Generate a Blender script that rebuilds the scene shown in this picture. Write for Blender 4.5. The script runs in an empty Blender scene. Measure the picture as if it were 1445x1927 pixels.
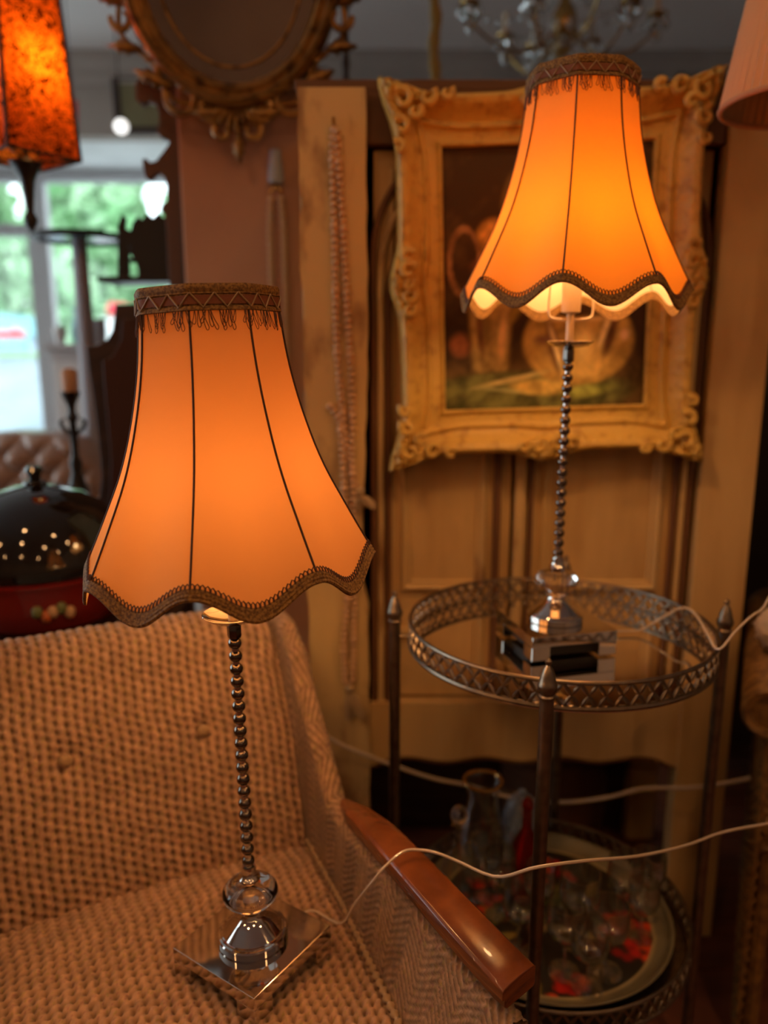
import bpy, math, random
import numpy as np
from mathutils import Vector, Matrix, Euler

sc = bpy.context.scene
COL = sc.collection
PI = math.pi
R = math.radians
rnd = random.Random(7)

# ------------------------------------------------------------------ camera, light, exposure
PITCH = R(11.7)
FPX = 1450.0                       # focal length in pixels of the 1445 x 1927 frame
EYE = 1.2
cd = bpy.data.cameras.new('camera')
cam = bpy.data.objects.new('camera', cd)
COL.objects.link(cam)
cam.location = (0, 0, EYE)
cam.rotation_euler = (PI / 2 - PITCH, 0, 0)
cd.sensor_fit = 'HORIZONTAL'
cd.sensor_width = 36
cd.lens = 36 * FPX / 1445
cd.clip_start = 0.02
cd.dof.use_dof = True
cd.dof.focus_distance = 0.80
cd.dof.aperture_fstop = 2.8
sc.camera = cam

w = bpy.data.worlds.new('daylight')
sc.world = w
w.use_nodes = True
wb = w.node_tree.nodes['Background']
wb.inputs['Color'].default_value = (0.82, 0.93, 1.0, 1)
wb.inputs['Strength'].default_value = 4.0

BULB_COL = (1.0, 0.58, 0.24)
BULB_1 = 62.0
BULB_2 = 62.0
DOWNLIGHT = 210.0
DOWN_COL = (1.0, 0.51, 0.20)

sc.view_settings.view_transform = 'Standard'
sc.view_settings.look = 'None'
sc.view_settings.exposure = 0.0
sc.view_settings.gamma = 1.0
sc.view_settings.use_curve_mapping = False
cy = sc.cycles
cy.max_bounces = 10
cy.diffuse_bounces = 4
cy.glossy_bounces = 5
cy.transmission_bounces = 10
cy.transparent_max_bounces = 10
cy.caustics_reflective = False
cy.caustics_refractive = False
cy.sample_clamp_indirect = 4.0


def at(px, py, Y):
    """World point on the plane y = Y that the photograph shows at pixel (px, py)."""
    c, s = math.cos(PITCH), math.sin(PITCH)
    x = (px - 722.5) / FPX
    y = (963.5 - py) / FPX
    t = Y / (c + y * s)
    return Vector((x * t, Y, EYE + (-s + y * c) * t))


def onz(px, py, Z):
    c, s = math.cos(PITCH), math.sin(PITCH)
    x = (px - 722.5) / FPX
    y = (963.5 - py) / FPX
    t = (Z - EYE) / (-s + y * c)
    return Vector((x * t, (c + y * s) * t, Z))


# ------------------------------------------------------------------ mesh helper
class MB:
    def __init__(self):
        self.v, self.f, self.n = [], [], 0

    def add(self, verts, faces):
        verts = np.asarray(verts, float).reshape(-1, 3)
        o = self.n
        self.v.append(verts)
        self.f.extend([tuple(i + o for i in f) for f in faces])
        self.n += len(verts)
        return self

    def grid(self, P, cu=False, cv=False):
        P = np.asarray(P, float)
        nu, nv = P.shape[:2]
        i = np.arange(nu if cu else nu - 1)[:, None]
        j = np.arange(nv if cv else nv - 1)[None, :]
        i2, j2 = (i + 1) % nu, (j + 1) % nv
        q = np.stack([i * nv + j, i2 * nv + j, i2 * nv + j2, i * nv + j2], -1).reshape(-1, 4)
        return self.add(P.reshape(-1, 3), q.tolist())

    def lathe(self, prof, n=24, c=(0, 0, 0), axis='z'):
        prof = np.asarray(prof, float)
        a = np.linspace(0, 2 * PI, n, endpoint=False)
        r, z = prof[:, 0], prof[:, 1]
        P = np.stack([r[:, None] * np.cos(a), r[:, None] * np.sin(a), np.repeat(z[:, None], n, 1)], -1)
        if axis == 'y':
            P = P[..., [0, 2, 1]] * np.array([1, -1, 1])
        if axis == 'x':
            P = P[..., [2, 1, 0]] * np.array([1, 1, -1])
        return self.grid((P + np.array(c)).transpose(1, 0, 2), cu=True)

    def tube(self, path, r, n=8, closed=False, flat=1.0, caps=True):
        path = [Vector(p) for p in path]
        m = len(path)
        rr = [r] * m if not hasattr(r, '__len__') else list(r)
        rings = []
        up = None
        for k, p in enumerate(path):
            a = path[k - 1] if (k > 0 or closed) else p
            b = path[(k + 1) % m] if (k < m - 1 or closed) else p
            t = (b - a)
            t = t.normalized() if t.length > 1e-9 else Vector((0, 0, 1))
            if up is None:
                up = Vector((0, 0, 1)) if abs(t.z) < .9 else Vector((1, 0, 0))
            x = up - t * up.dot(t)
            x = x.normalized() if x.length > 1e-6 else t.orthogonal().normalized()
            up = x
            y = x.cross(t)
            rings.append([p + (x * math.cos(q) * flat + y * math.sin(q)) * rr[k] for q in (2 * PI * i / n for i in range(n))])
        P = np.array([[list(v) for v in g] for g in rings])
        o = self.n
        self.grid(P, cu=closed, cv=True)
        if caps and not closed:
            self.f.append(tuple(o + i for i in range(n)))
            self.f.append(tuple(o + (m - 1) * n + i for i in range(n))[::-1])
        return self

    def box(self, c, s, rz=0.0, ry=0.0):
        x, y, z = [k / 2 for k in s]
        V = np.array([(-x, -y, -z), (x, -y, -z), (x, y, -z), (-x, y, -z), (-x, -y, z), (x, -y, z), (x, y, z), (-x, y, z)])
        if ry:
            ca, sa = math.cos(ry), math.sin(ry)
            V = V @ np.array([[ca, 0, -sa], [0, 1, 0], [sa, 0, ca]])
        if rz:
            ca, sa = math.cos(rz), math.sin(rz)
            V = V @ np.array([[ca, sa, 0], [-sa, ca, 0], [0, 0, 1]])
        return self.add(V + np.array(c), [(0, 3, 2, 1), (4, 5, 6, 7), (0, 1, 5, 4), (1, 2, 6, 5), (2, 3, 7, 6), (3, 0, 4, 7)])

    def sphere(self, c, r, nu=16, nv=10):
        r = (r, r, r) if not hasattr(r, '__len__') else r
        th = np.linspace(0.02, PI - 0.02, nv)
        a = np.linspace(0, 2 * PI, nu, endpoint=False)
        P = np.stack([r[0] * np.sin(th)[None, :] * np.cos(a)[:, None], r[1] * np.sin(th)[None, :] * np.sin(a)[:, None],
                      np.repeat(-r[2] * np.cos(th)[None, :], nu, 0)], -1)
        return self.grid(P + np.array(c), cu=True)

    def prism(self, poly, y0, y1):
        """poly of (x, z) extruded from y0 (front) to y1."""
        n = len(poly)
        V = [(p[0], y0, p[1]) for p in poly] + [(p[0], y1, p[1]) for p in poly]
        ar = sum(poly[i][0] * poly[(i + 1) % n][1] - poly[(i + 1) % n][0] * poly[i][1] for i in range(n))
        F = [tuple(range(n)), tuple(range(2 * n - 1, n - 1, -1))] + [(i, i + n, (i + 1) % n + n, (i + 1) % n) for i in range(n)]
        if ar < 0:
            F = [tuple(reversed(f)) for f in F]
        return self.add(V, F)

    def build(self, name, m, parent=None, smooth=True, bevel=0, angle=40, color=None, data_only=False):
        me = bpy.data.meshes.new(name)
        me.from_pydata(np.concatenate(self.v).tolist(), [], self.f)
        me.materials.append(m)
        if color is not None:
            ca = me.color_attributes.new('Col', 'FLOAT_COLOR', 'POINT')
            c4 = np.ones((self.n, 4), np.float32)
            c4[:, :3] = color
            ca.data.foreach_set('color', c4.ravel())
        if smooth:
            me.shade_smooth()
            if angle < 180:
                me.set_sharp_from_angle(angle=R(angle))
        me.update()
        if data_only:
            return me
        o = bpy.data.objects.new(name, me)
        COL.objects.link(o)
        if parent is not None:
            o.parent = parent
        if bevel:
            b = o.modifiers.new('edge', 'BEVEL')
            b.width = bevel
            b.segments = 2
            b.limit_method = 'ANGLE'
        return o


def inst(name, me, parent, loc=(0, 0, 0), rot=(0, 0, 0), scale=(1, 1, 1)):
    o = bpy.data.objects.new(name, me)
    COL.objects.link(o)
    o.parent = parent
    o.location, o.rotation_euler, o.scale = loc, rot, scale
    return o


def tag(o, label=None, cat=None, group=None, kind=None):
    for k, v in (('label', label), ('category', cat), ('group', group), ('kind', kind)):
        if v:
            o[k] = v
    return o


def thing(name, label, cat, loc=(0, 0, 0), rot=(0, 0, 0), group=None):
    o = bpy.data.objects.new(name, None)
    COL.objects.link(o)
    o.empty_display_size = .05
    o.location, o.rotation_euler = loc, rot
    return tag(o, label, cat, group)


def struct(o):
    o['kind'] = 'structure'
    return o


def spline(pts, n):
    """Catmull-Rom through pts, n samples."""
    P = np.array([list(p) for p in pts], float)
    P = np.vstack([2 * P[0] - P[1], P, 2 * P[-1] - P[-2]])
    m = len(P) - 3
    out = []
    for t in np.linspace(0, m - 1e-6, n):
        i = int(t)
        f = t - i
        a, b, c, d = P[i:i + 4]
        out.append(.5 * ((2 * b) + (c - a) * f + (2 * a - 5 * b + 4 * c - d) * f * f + (3 * b - a - 3 * c + d) * f ** 3))
    return np.array(out)


# ------------------------------------------------------------------ materials
def mat(name, col, rough=.5, metal=0.0, var=None, bump=None, trans=0.0, ior=1.45, emit=None, coat=0.0, spec=.5, sheen=0.0, attr=False):
    m = bpy.data.materials.new(name)
    m.use_nodes = True
    nt = m.node_tree
    b = nt.nodes['Principled BSDF']
    I = b.inputs
    I['Base Color'].default_value = (*col, 1)
    I['Roughness'].default_value = rough
    I['Metallic'].default_value = metal
    I['IOR'].default_value = ior
    I['Transmission Weight'].default_value = trans
    I['Coat Weight'].default_value = coat
    I['Specular IOR Level'].default_value = spec
    I['Sheen Weight'].default_value = sheen
    if emit:
        I['Emission Color'].default_value = (*emit[0], 1)
        I['Emission Strength'].default_value = emit[1]
    if attr:
        a = nt.nodes.new('ShaderNodeVertexColor')
        a.layer_name = 'Col'
        nt.links.new(a.outputs['Color'], I['Base Color'])
    if var or bump:
        tc = nt.nodes.new('ShaderNodeTexCoord')
    if var:                      # (colour 2, scale xyz, threshold low, high)
        mp = nt.nodes.new('ShaderNodeMapping')
        mp.inputs['Scale'].default_value = var[1]
        nz = nt.nodes.new('ShaderNodeTexNoise')
        nz.inputs['Scale'].default_value = 1
        nz.inputs['Detail'].default_value = 6
        rp = nt.nodes.new('ShaderNodeMapRange')
        rp.inputs['From Min'].default_value = var[2]
        rp.inputs['From Max'].default_value = var[3]
        mx = nt.nodes.new('ShaderNodeMix')
        mx.data_type = 'RGBA'
        mx.inputs[6].default_value = (*col, 1)
        mx.inputs[7].default_value = (*var[0], 1)
        nt.links.new(tc.outputs['Object'], mp.inputs['Vector'])
        nt.links.new(mp.outputs['Vector'], nz.inputs['Vector'])
        nt.links.new(nz.outputs['Fac'], rp.inputs['Value'])
        nt.links.new(rp.outputs['Result'], mx.inputs['Factor'])
        nt.links.new(mx.outputs[2], I['Base Color'])
    if bump:                     # (scale, strength, distance)
        nz = nt.nodes.new('ShaderNodeTexNoise')
        nz.inputs['Scale'].default_value = bump[0]
        nz.inputs['Detail'].default_value = 5
        bp = nt.nodes.new('ShaderNodeBump')
        bp.inputs['Strength'].default_value = bump[1]
        bp.inputs['Distance'].default_value = bump[2]
        nt.links.new(tc.outputs['Object'], nz.inputs['Vector'])
        nt.links.new(nz.outputs['Fac'], bp.inputs['Height'])
        nt.links.new(bp.outputs['Normal'], I['Normal'])
    return m


def shade_mat(name, outer, lining, through, fine=900.0):
    """Thin lined lampshade cloth: diffuse outside, pale lining inside, some light passes through."""
    m = bpy.data.materials.new(name)
    m.use_nodes = True
    nt = m.node_tree
    nt.nodes.clear()
    N = nt.nodes.new
    L = nt.links.new
    out = N('ShaderNodeOutputMaterial')
    geo = N('ShaderNodeNewGeometry')
    mx = N('ShaderNodeMix')
    mx.data_type = 'RGBA'
    mx.inputs[6].default_value = (*outer, 1)
    mx.inputs[7].default_value = (*lining, 1)
    L(geo.outputs['Backfacing'], mx.inputs['Factor'])
    tc = N('ShaderNodeTexCoord')
    wv = N('ShaderNodeTexWave')
    wv.bands_direction = 'Z'
    wv.inputs['Scale'].default_value = fine
    wv.inputs['Distortion'].default_value = 6
    wv.inputs['Detail Scale'].default_value = 30
    L(tc.outputs['Object'], wv.inputs['Vector'])
    mr = N('ShaderNodeMapRange')
    mr.inputs['To Min'].default_value = .9
    mr.inputs['To Max'].default_value = 1.06
    L(wv.outputs['Fac'], mr.inputs['Value'])
    tint = N('ShaderNodeVectorMath')
    tint.operation = 'SCALE'
    tint.inputs[0].default_value = through
    L(mr.outputs['Result'], tint.inputs['Scale'])
    df = N('ShaderNodeBsdfDiffuse')
    tr = N('ShaderNodeBsdfTranslucent')
    L(mx.outputs[2], df.inputs['Color'])
    L(tint.outputs['Vector'], tr.inputs['Color'])
    bp = N('ShaderNodeBump')
    bp.inputs['Strength'].default_value = .08
    bp.inputs['Distance'].default_value = .0005
    L(wv.outputs['Fac'], bp.inputs['Height'])
    L(bp.outputs['Normal'], df.inputs['Normal'])
    ad = N('ShaderNodeAddShader')
    L(df.outputs[0], ad.inputs[0])
    L(tr.outputs[0], ad.inputs[1])
    L(ad.outputs[0], out.inputs['Surface'])
    return m


M = {}
M['chrome'] = mat('polished_chrome', (.66, .63, .60), .05, 1)
M['smoky'] = mat('smoky_metal', (.17, .145, .13), .10, 1)
M['crystal'] = mat('crystal_glass', (1, .98, .95), .0, 0, trans=1, ior=1.5)


def thin_glass(name, tint, base, edge, rough=.03):
    m = bpy.data.materials.new(name)
    m.use_nodes = True
    nt = m.node_tree
    nt.nodes.clear()
    N, L = nt.nodes.new, nt.links.new
    out = N('ShaderNodeOutputMaterial')
    tr = N('ShaderNodeBsdfTransparent')
    tr.inputs['Color'].default_value = (*tint, 1)
    gl = N('ShaderNodeBsdfGlossy')
    gl.inputs['Roughness'].default_value = rough
    lw = N('ShaderNodeLayerWeight')
    lw.inputs['Blend'].default_value = .25
    mr = N('ShaderNodeMapRange')
    mr.inputs['To Min'].default_value = base
    mr.inputs['To Max'].default_value = edge
    mx = N('ShaderNodeMixShader')
    L(lw.outputs['Facing'], mr.inputs['Value'])
    L(mr.outputs['Result'], mx.inputs[0])
    L(tr.outputs[0], mx.inputs[1])
    L(gl.outputs[0], mx.inputs[2])
    L(mx.outputs[0], out.inputs['Surface'])
    return m


M['glass'] = thin_glass('drinking_glass', (.95, .96, .95), .07, .75, .035)
M['drop'] = thin_glass('cut_crystal', (.90, .90, .88), .42, .95, .16)
M['shade_1'] = shade_mat('peach_shade_cloth', (.60, .27, .10), (.82, .60, .38), (.106, .0405, .0105))
M['shade_2'] = shade_mat('amber_shade_cloth', (.60, .27, .07), (.80, .58, .36), (.24, .068, .0018))
M['seam'] = mat('dark_piping', (.045, .018, .012), .7)
M['braid'] = mat('olive_braid', (.30, .15, .034), .75, var=((.12, .052, .013), (400, 400, 400), .4, .6), bump=(900, .6, .001))
M['braid_red'] = mat('rust_braid', (.20, .06, .025), .75, bump=(900, .6, .001))
M['gold_thread'] = mat('gold_thread', (.34, .22, .11), .5)
M['loop'] = mat('brown_thread', (.10, .045, .03), .7)
M['porcelain'] = mat('cream_socket', (.70, .55, .38), .4)
M['cord'] = mat('clear_flex', (.62, .50, .38), .22, spec=.7, coat=.3)
M['weave'] = mat('tan_woven_wool', (.5, .35, .2), .9, attr=True, bump=(1600, .55, .0015), sheen=.15)
M['armwood'] = mat('varnished_teak', (.20, .056, .016), .24, var=((.10, .026, .009), (14, 14, 120), .35, .65), bump=(260, .12, .001), coat=.35)
M['pewter'] = mat('aged_pewter', (.24, .19, .14), .36, 1, var=((.18, .14, .105), (60, 60, 60), .4, .65), bump=(300, .15, .001))
M['mirror'] = mat('mirror_glass', (.86, .82, .76), .03, 1)
M['cream'] = mat('worn_cream_paint', (.62, .425, .185), .6, var=((.28, .15, .06), (14, 14, 6), .55, .68), bump=(60, .25, .002))
M['cream2'] = mat('worn_cream_panel', (.62, .41, .175), .6, var=((.50, .31, .12), (18, 18, 3.0), .45, .7), bump=(50, .2, .002))
M['groove'] = mat('bare_brown_edge', (.13, .055, .022), .65)
M['gilt'] = mat('cream_gilt_plaster', (.65, .41, .09), .42, var=((.40, .22, .045), (45, 45, 45), .5, .72), bump=(90, .5, .004))
M['rococo'] = mat('dark_gold_leaf', (.40, .20, .055), .38, .65, var=((.10, .045, .018), (40, 40, 40), .45, .7))
M['oil'] = mat('oil_paint', (.1, .1, .1), .5, attr=True, bump=(150, .3, .001), spec=.25)
M['pink'] = mat('dusky_pink_plaster', (.50, .25, .15), .8, var=((.44, .21, .125), (3, 3, 3), .4, .6), bump=(30, .15, .003))
M['wall'] = mat('greige_plaster', (.40, .33, .28), .8, var=((.34, .28, .24), (2, 2, 2), .4, .6), bump=(40, .1, .002))
M['ceil'] = mat('white_ceiling', (.76, .70, .66), .8, bump=(40, .1, .002))
M['white'] = mat('white_paint', (.74, .73, .72), .5, var=((.62, .61, .60), (5, 5, 5), .4, .7))
M['floor'] = mat('red_brown_board', (.20, .065, .032), .4, var=((.12, .038, .018), (3, 20, 3), .35, .65), bump=(80, .15, .001))
M['dark'] = mat('dark_stained_wood', (.045, .020, .012), .42, var=((.028, .012, .008), (6, 6, 40), .4, .6))
M['fret'] = mat('brown_fret_wood', (.10, .045, .026), .5)
M['black'] = mat('black_wood', (.014, .009, .007), .4)
M['lacquer'] = mat('black_lacquer', (.008, .006, .006), .07, coat=.5)
M['redlac'] = mat('red_lacquer', (.16, .008, .006), .16, coat=.5)
M['brass'] = mat('aged_brass', (.50, .30, .10), .25, 1)
M['bead'] = mat('wooden_bead', (.58, .35, .19), .55)
M['jute'] = mat('jute_tassel', (.42, .29, .16), .85)
M['leather'] = mat('beige_leather', (.34, .22, .17), .30, coat=.15, bump=(90, .1, .001))
M['wicker'] = mat('honey_wicker', (.24, .125, .035), .5, var=((.12, .055, .018), (60, 60, 60), .4, .65))
M['wool'] = mat('cream_wool', (.66, .50, .34), .95, bump=(300, .6, .003))
M['candle'] = mat('tan_wax', (.52, .28, .16), .5)
M['leaf'] = mat('green_leaf', (.26, .52, .24), .6, var=((.46, .66, .42), (1.5, 1.5, 1.5), .4, .6))
M['bark'] = mat('bark', (.16, .12, .09), .8)
M['paving'] = mat('pale_paving', (.70, .74, .76), .7, var=((.58, .62, .65), (.7, .7, .7), .4, .6))
M['turf'] = mat('lawn_green', (.20, .38, .12), .9, var=((.28, .46, .18), (2, 2, 2), .4, .6))
M['red'] = mat('red_gloss', (.70, .03, .05), .35)
M['teal'] = mat('pale_teal', (.22, .48, .55), .4)
M['grey'] = mat('grey_paint', (.34, .33, .37), .5)
M['greytop'] = mat('pale_grey_paint', (.52, .51, .52), .5)
M['olive'] = mat('olive_mount', (.20, .16, .07), .6)
M['bluegrey'] = mat('blue_grey_ceramic', (.16, .20, .28), .3)
M['redglass'] = mat('red_glass', (.50, .03, .02), .03, trans=.85)
M['pane'] = thin_glass('window_pane', (.97, .99, .98), .03, .3)
M['tray'] = mat('painted_tray', (.1, .1, .1), .3, attr=True, coat=.3)
M['pleat'] = shade_mat('pleated_peach_cloth', (.72, .40, .22), (.48, .33, .2), (.05, .026, .012), 60)
M['bulb_1'] = mat('lit_bulb', (1, .8, .5), .4, emit=(BULB_COL, BULB_1))
M['bulb_2'] = mat('lit_bulb_amber', (1, .8, .5), .4, emit=(BULB_COL, BULB_2))
M['downlight'] = mat('lit_downlight', (1, .9, .8), .4, emit=(DOWN_COL, DOWNLIGHT))
M['globe'] = mat('lit_globe', (1, 1, 1), .4, emit=((1, .97, .92), 1.6))
M['lantern_bulb'] = mat('lit_lantern_bulb', (1, .7, .4), .4, emit=((1.0, .50, .15), 60))


def lantern_mat():
    """Red cloth printed all over with a dense black scroll pattern, thin enough to glow."""
    m = shade_mat('red_printed_cloth', (.42, .035, .012), (.40, .05, .02), (.5, .115, .006), 40)
    nt = m.node_tree
    N, L = nt.nodes.new, nt.links.new
    tc = N('ShaderNodeTexCoord')
    nz = N('ShaderNodeTexNoise')
    nz.inputs['Scale'].default_value = 48
    nz.inputs['Detail'].default_value = 1
    nz.inputs['Distortion'].default_value = 1.6
    L(tc.outputs['Object'], nz.inputs['Vector'])
    sub = N('ShaderNodeMath')
    sub.operation = 'SUBTRACT'
    sub.inputs[1].default_value = .5
    ab = N('ShaderNodeMath')
    ab.operation = 'ABSOLUTE'
    L(nz.outputs['Fac'], sub.inputs[0])
    L(sub.outputs[0], ab.inputs[0])
    mr = N('ShaderNodeMapRange')
    mr.inputs['From Min'].default_value = .035
    mr.inputs['From Max'].default_value = .07
    mr.inputs['To Min'].default_value = .06
    L(ab.outputs[0], mr.inputs['Value'])
    for node in [n for n in nt.nodes if n.type in ('BSDF_DIFFUSE', 'BSDF_TRANSLUCENT')]:
        src = node.inputs['Color'].links[0].from_socket
        mul = N('ShaderNodeVectorMath')
        mul.operation = 'SCALE'
        L(src, mul.inputs[0])
        L(mr.outputs['Result'], mul.inputs['Scale'])
        L(mul.outputs['Vector'], node.inputs['Color'])
    return m


M['lantern'] = lantern_mat()

# ------------------------------------------------------------------ room shell
X0, X1, Y0, YB, YW, ZC = -3.0, 2.2, -2.6, 4.0, 4.75, 2.56
XW = -0.98          # where the window bay ends


def room():
    # floor of separate boards
    fl = bpy.data.objects.new('floor', None)
    COL.objects.link(fl)
    struct(fl)
    MB().box(((X0 + X1) / 2, (Y0 + YW) / 2, -.06), (X1 - X0 + .3, YW - Y0 + .3, .08)).build('sub_floor', M['dark'], fl, smooth=False)
    bw = .145
    k = 0
    me = {}
    y = Y0
    board = MB().box((0, 0, 0), (2.60 - .004, bw - .004, .02)).build('board', M['floor'], smooth=False, data_only=True)
    while y < YW:
        for i in range(2):
            o = inst('board', board, fl, (X0 + 1.3 + 2.6 * i, y + bw / 2, -.010 - .0006 * ((k * 7) % 3)))
            k += 1
        y += bw
    ce = struct(MB().box(((X0 + X1) / 2, (Y0 + YB) / 2, ZC + .05), (X1 - X0 + .3, YB - Y0 + .3, .1)).build('ceiling', M['ceil'], smooth=False))
    struct(MB().box(((XW + X1) / 2 + .05, YB + .05, ZC / 2), (X1 - XW + .1, .1, ZC)).build('wall_back', M['wall'], smooth=False))
    struct(MB().box(((X0 + XW) / 2, YB + .05, 2.40), (XW - X0, .1, .36)).build('wall_over_window', M['wall'], smooth=False))
    struct(MB().box(((X0 + XW) / 2, (YB + YW) / 2 + .1, 2.22 + .02), (XW - X0, YW - YB, .03)).build('soffit', M['white'], smooth=False))
    struct(MB().box((XW + .04, (YB + YW) / 2 + .1, 1.15), (.08, YW - YB, 2.2)).build('wall_bay', M['white'], smooth=False))
    lw = MB()
    ya, yb_, za, zb_ = .6, 3.7, .55, 2.2
    lw.box((X0 - .05, (Y0 + ya) / 2 - .05, ZC / 2), (.1, ya - Y0 + .1, ZC)).box((X0 - .05, (yb_ + YW) / 2 + .05, ZC / 2), (.1, YW - yb_ + .1, ZC))
    lw.box((X0 - .05, (ya + yb_) / 2, za / 2), (.1, yb_ - ya, za)).box((X0 - .05, (ya + yb_) / 2, (zb_ + ZC) / 2), (.1, yb_ - ya, ZC - zb_))
    struct(lw.build('wall_left', M['wall'], smooth=False))
    w2 = struct(bpy.data.objects.new('added_fill_window', None))  # added window out of view; its daylight brightens the ceiling
    COL.objects.link(w2)
    f = MB()
    for zz in (za + .03, zb_ - .03):
        f.box((X0 - .05, (ya + yb_) / 2, zz), (.08, yb_ - ya, .06))
    for yy in (ya + .03, (ya + yb_) / 2, yb_ - .03):
        f.box((X0 - .05, yy, (za + zb_) / 2), (.08, .06, zb_ - za - .12))
    f.build('window_frame', M['greytop'], w2, smooth=False)
    for yy in (ya + .06, (ya + yb_) / 2 + .03):
        MB().box((X0 - .05, yy + (yb_ - ya) / 4 - .045, (za + zb_) / 2), (.006, (yb_ - ya) / 2 - .09, zb_ - za - .12)).build('pane', M['pane'], w2, smooth=False)
    struct(MB().box((X1 + .05, (Y0 + YB) / 2, ZC / 2), (.1, YB - Y0 + .2, ZC)).build('wall_right', M['wall'], smooth=False))
    struct(MB().box(((X0 + X1) / 2, Y0 - .05, ZC / 2), (X1 - X0 + .2, .1, ZC)).build('wall_front', M['wall'], smooth=False))
    # cornice between ceiling and back wall
    prof = [(0, 0), (-.02, 0), (-.035, .03), (-.07, .05), (-.09, .085), (-.12, .10), (-.12, .12), (0, .12)]
    P = np.array([[(x, YB + p[0], ZC - .12 + p[1]) for p in prof] for x in (X0, X1)])
    struct(MB().grid(P).build('trim_1', M['wall'], smooth=False))
    # window: frame, mullions, panes
    wi = struct(bpy.data.objects.new('window_1', None))
    COL.objects.link(wi)
    zb, zt = .25, 2.22
    f = MB()
    f.box(((X0 + XW) / 2, YW, zt - .03), (XW - X0, .08, .06))
    f.box(((X0 + XW) / 2, YW, zb + .03), (XW - X0, .08, .06))
    f.box((X0 + .03, YW, (zt + zb) / 2), (.06, .08, zt - zb - .12)).box((XW - .03, YW, (zt + zb) / 2), (.06, .08, zt - zb - .12))
    f.build('window_frame', M['greytop'], wi, smooth=False, bevel=.004)
    xs = [X0 + .06, -2.02, XW - .06]
    MB().box((-2.02, YW, (zt + zb) / 2), (.12, .07, zt - zb - .12)).build('mullion', M['greytop'], wi, smooth=False, bevel=.004)
    MB().box((-2.50, YW, 1.90), (.82, .06, .07)).build('transom', M['greytop'], wi, smooth=False, bevel=.004)
    for a, b in ((X0 + .06, -2.08), (-1.96, XW - .06)):
        MB().box(((a + b) / 2, YW + .01, (zt + zb) / 2), (b - a, .006, zt - zb - .12)).build('pane', M['pane'], wi, smooth=False)
    struct(MB().box(((X0 + XW) / 2, YW, .12), (XW - X0, .1, .27)).build('wall_under_window', M['white'], smooth=False))
    # pink pillar
    a, b = at(336, 300, 1.80), at(570, 300, 1.80)
    pl = bpy.data.objects.new('wall_pillar', None)
    struct(MB().box(((a.x + b.x) / 2, 1.80 + .14, ZC / 2), (b.x - a.x, .28, ZC)).build('pillar', M['pink'], smooth=False, bevel=.006))


room()


# ------------------------------------------------------------------ table lamps
SH_T = [0, .07, .26, .45, .64, .83, 1.0]
SH_R = [.455, .46, .50, .575, .685, .845, 1.0]


def shade_point(phi, t, off, R0=.153, z_top=.772, z_bot=.499, grow=0.0):
    """Point of the bell shade at angle phi and height fraction t (0 top, 1 bottom)."""
    f = ((phi - off) / (PI / 4)) % 1.0
    dip = .027 * .5 * (1 - math.cos(2 * PI * f))
    z = z_top + (z_bot - dip * (t ** 1.5) - z_top) * t
    tt = min(t, 1.2)
    r = R0 * float(np.interp(tt, SH_TI, SH_RI)) + grow
    flat = math.cos(PI / 8) / math.cos((f - .5) * PI / 4)
    k = .75 * (1 - .25 * t)
    r *= (1 - k) + k * flat + k * .02
    return (r * math.cos(phi), r * math.sin(phi), z)


_x = np.linspace(0, 1, 41)
_P = spline(list(zip(SH_T, SH_R, [0] * 7)), 121)
SH_TI, SH_RI = _P[:, 0], _P[:, 1]


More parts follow.
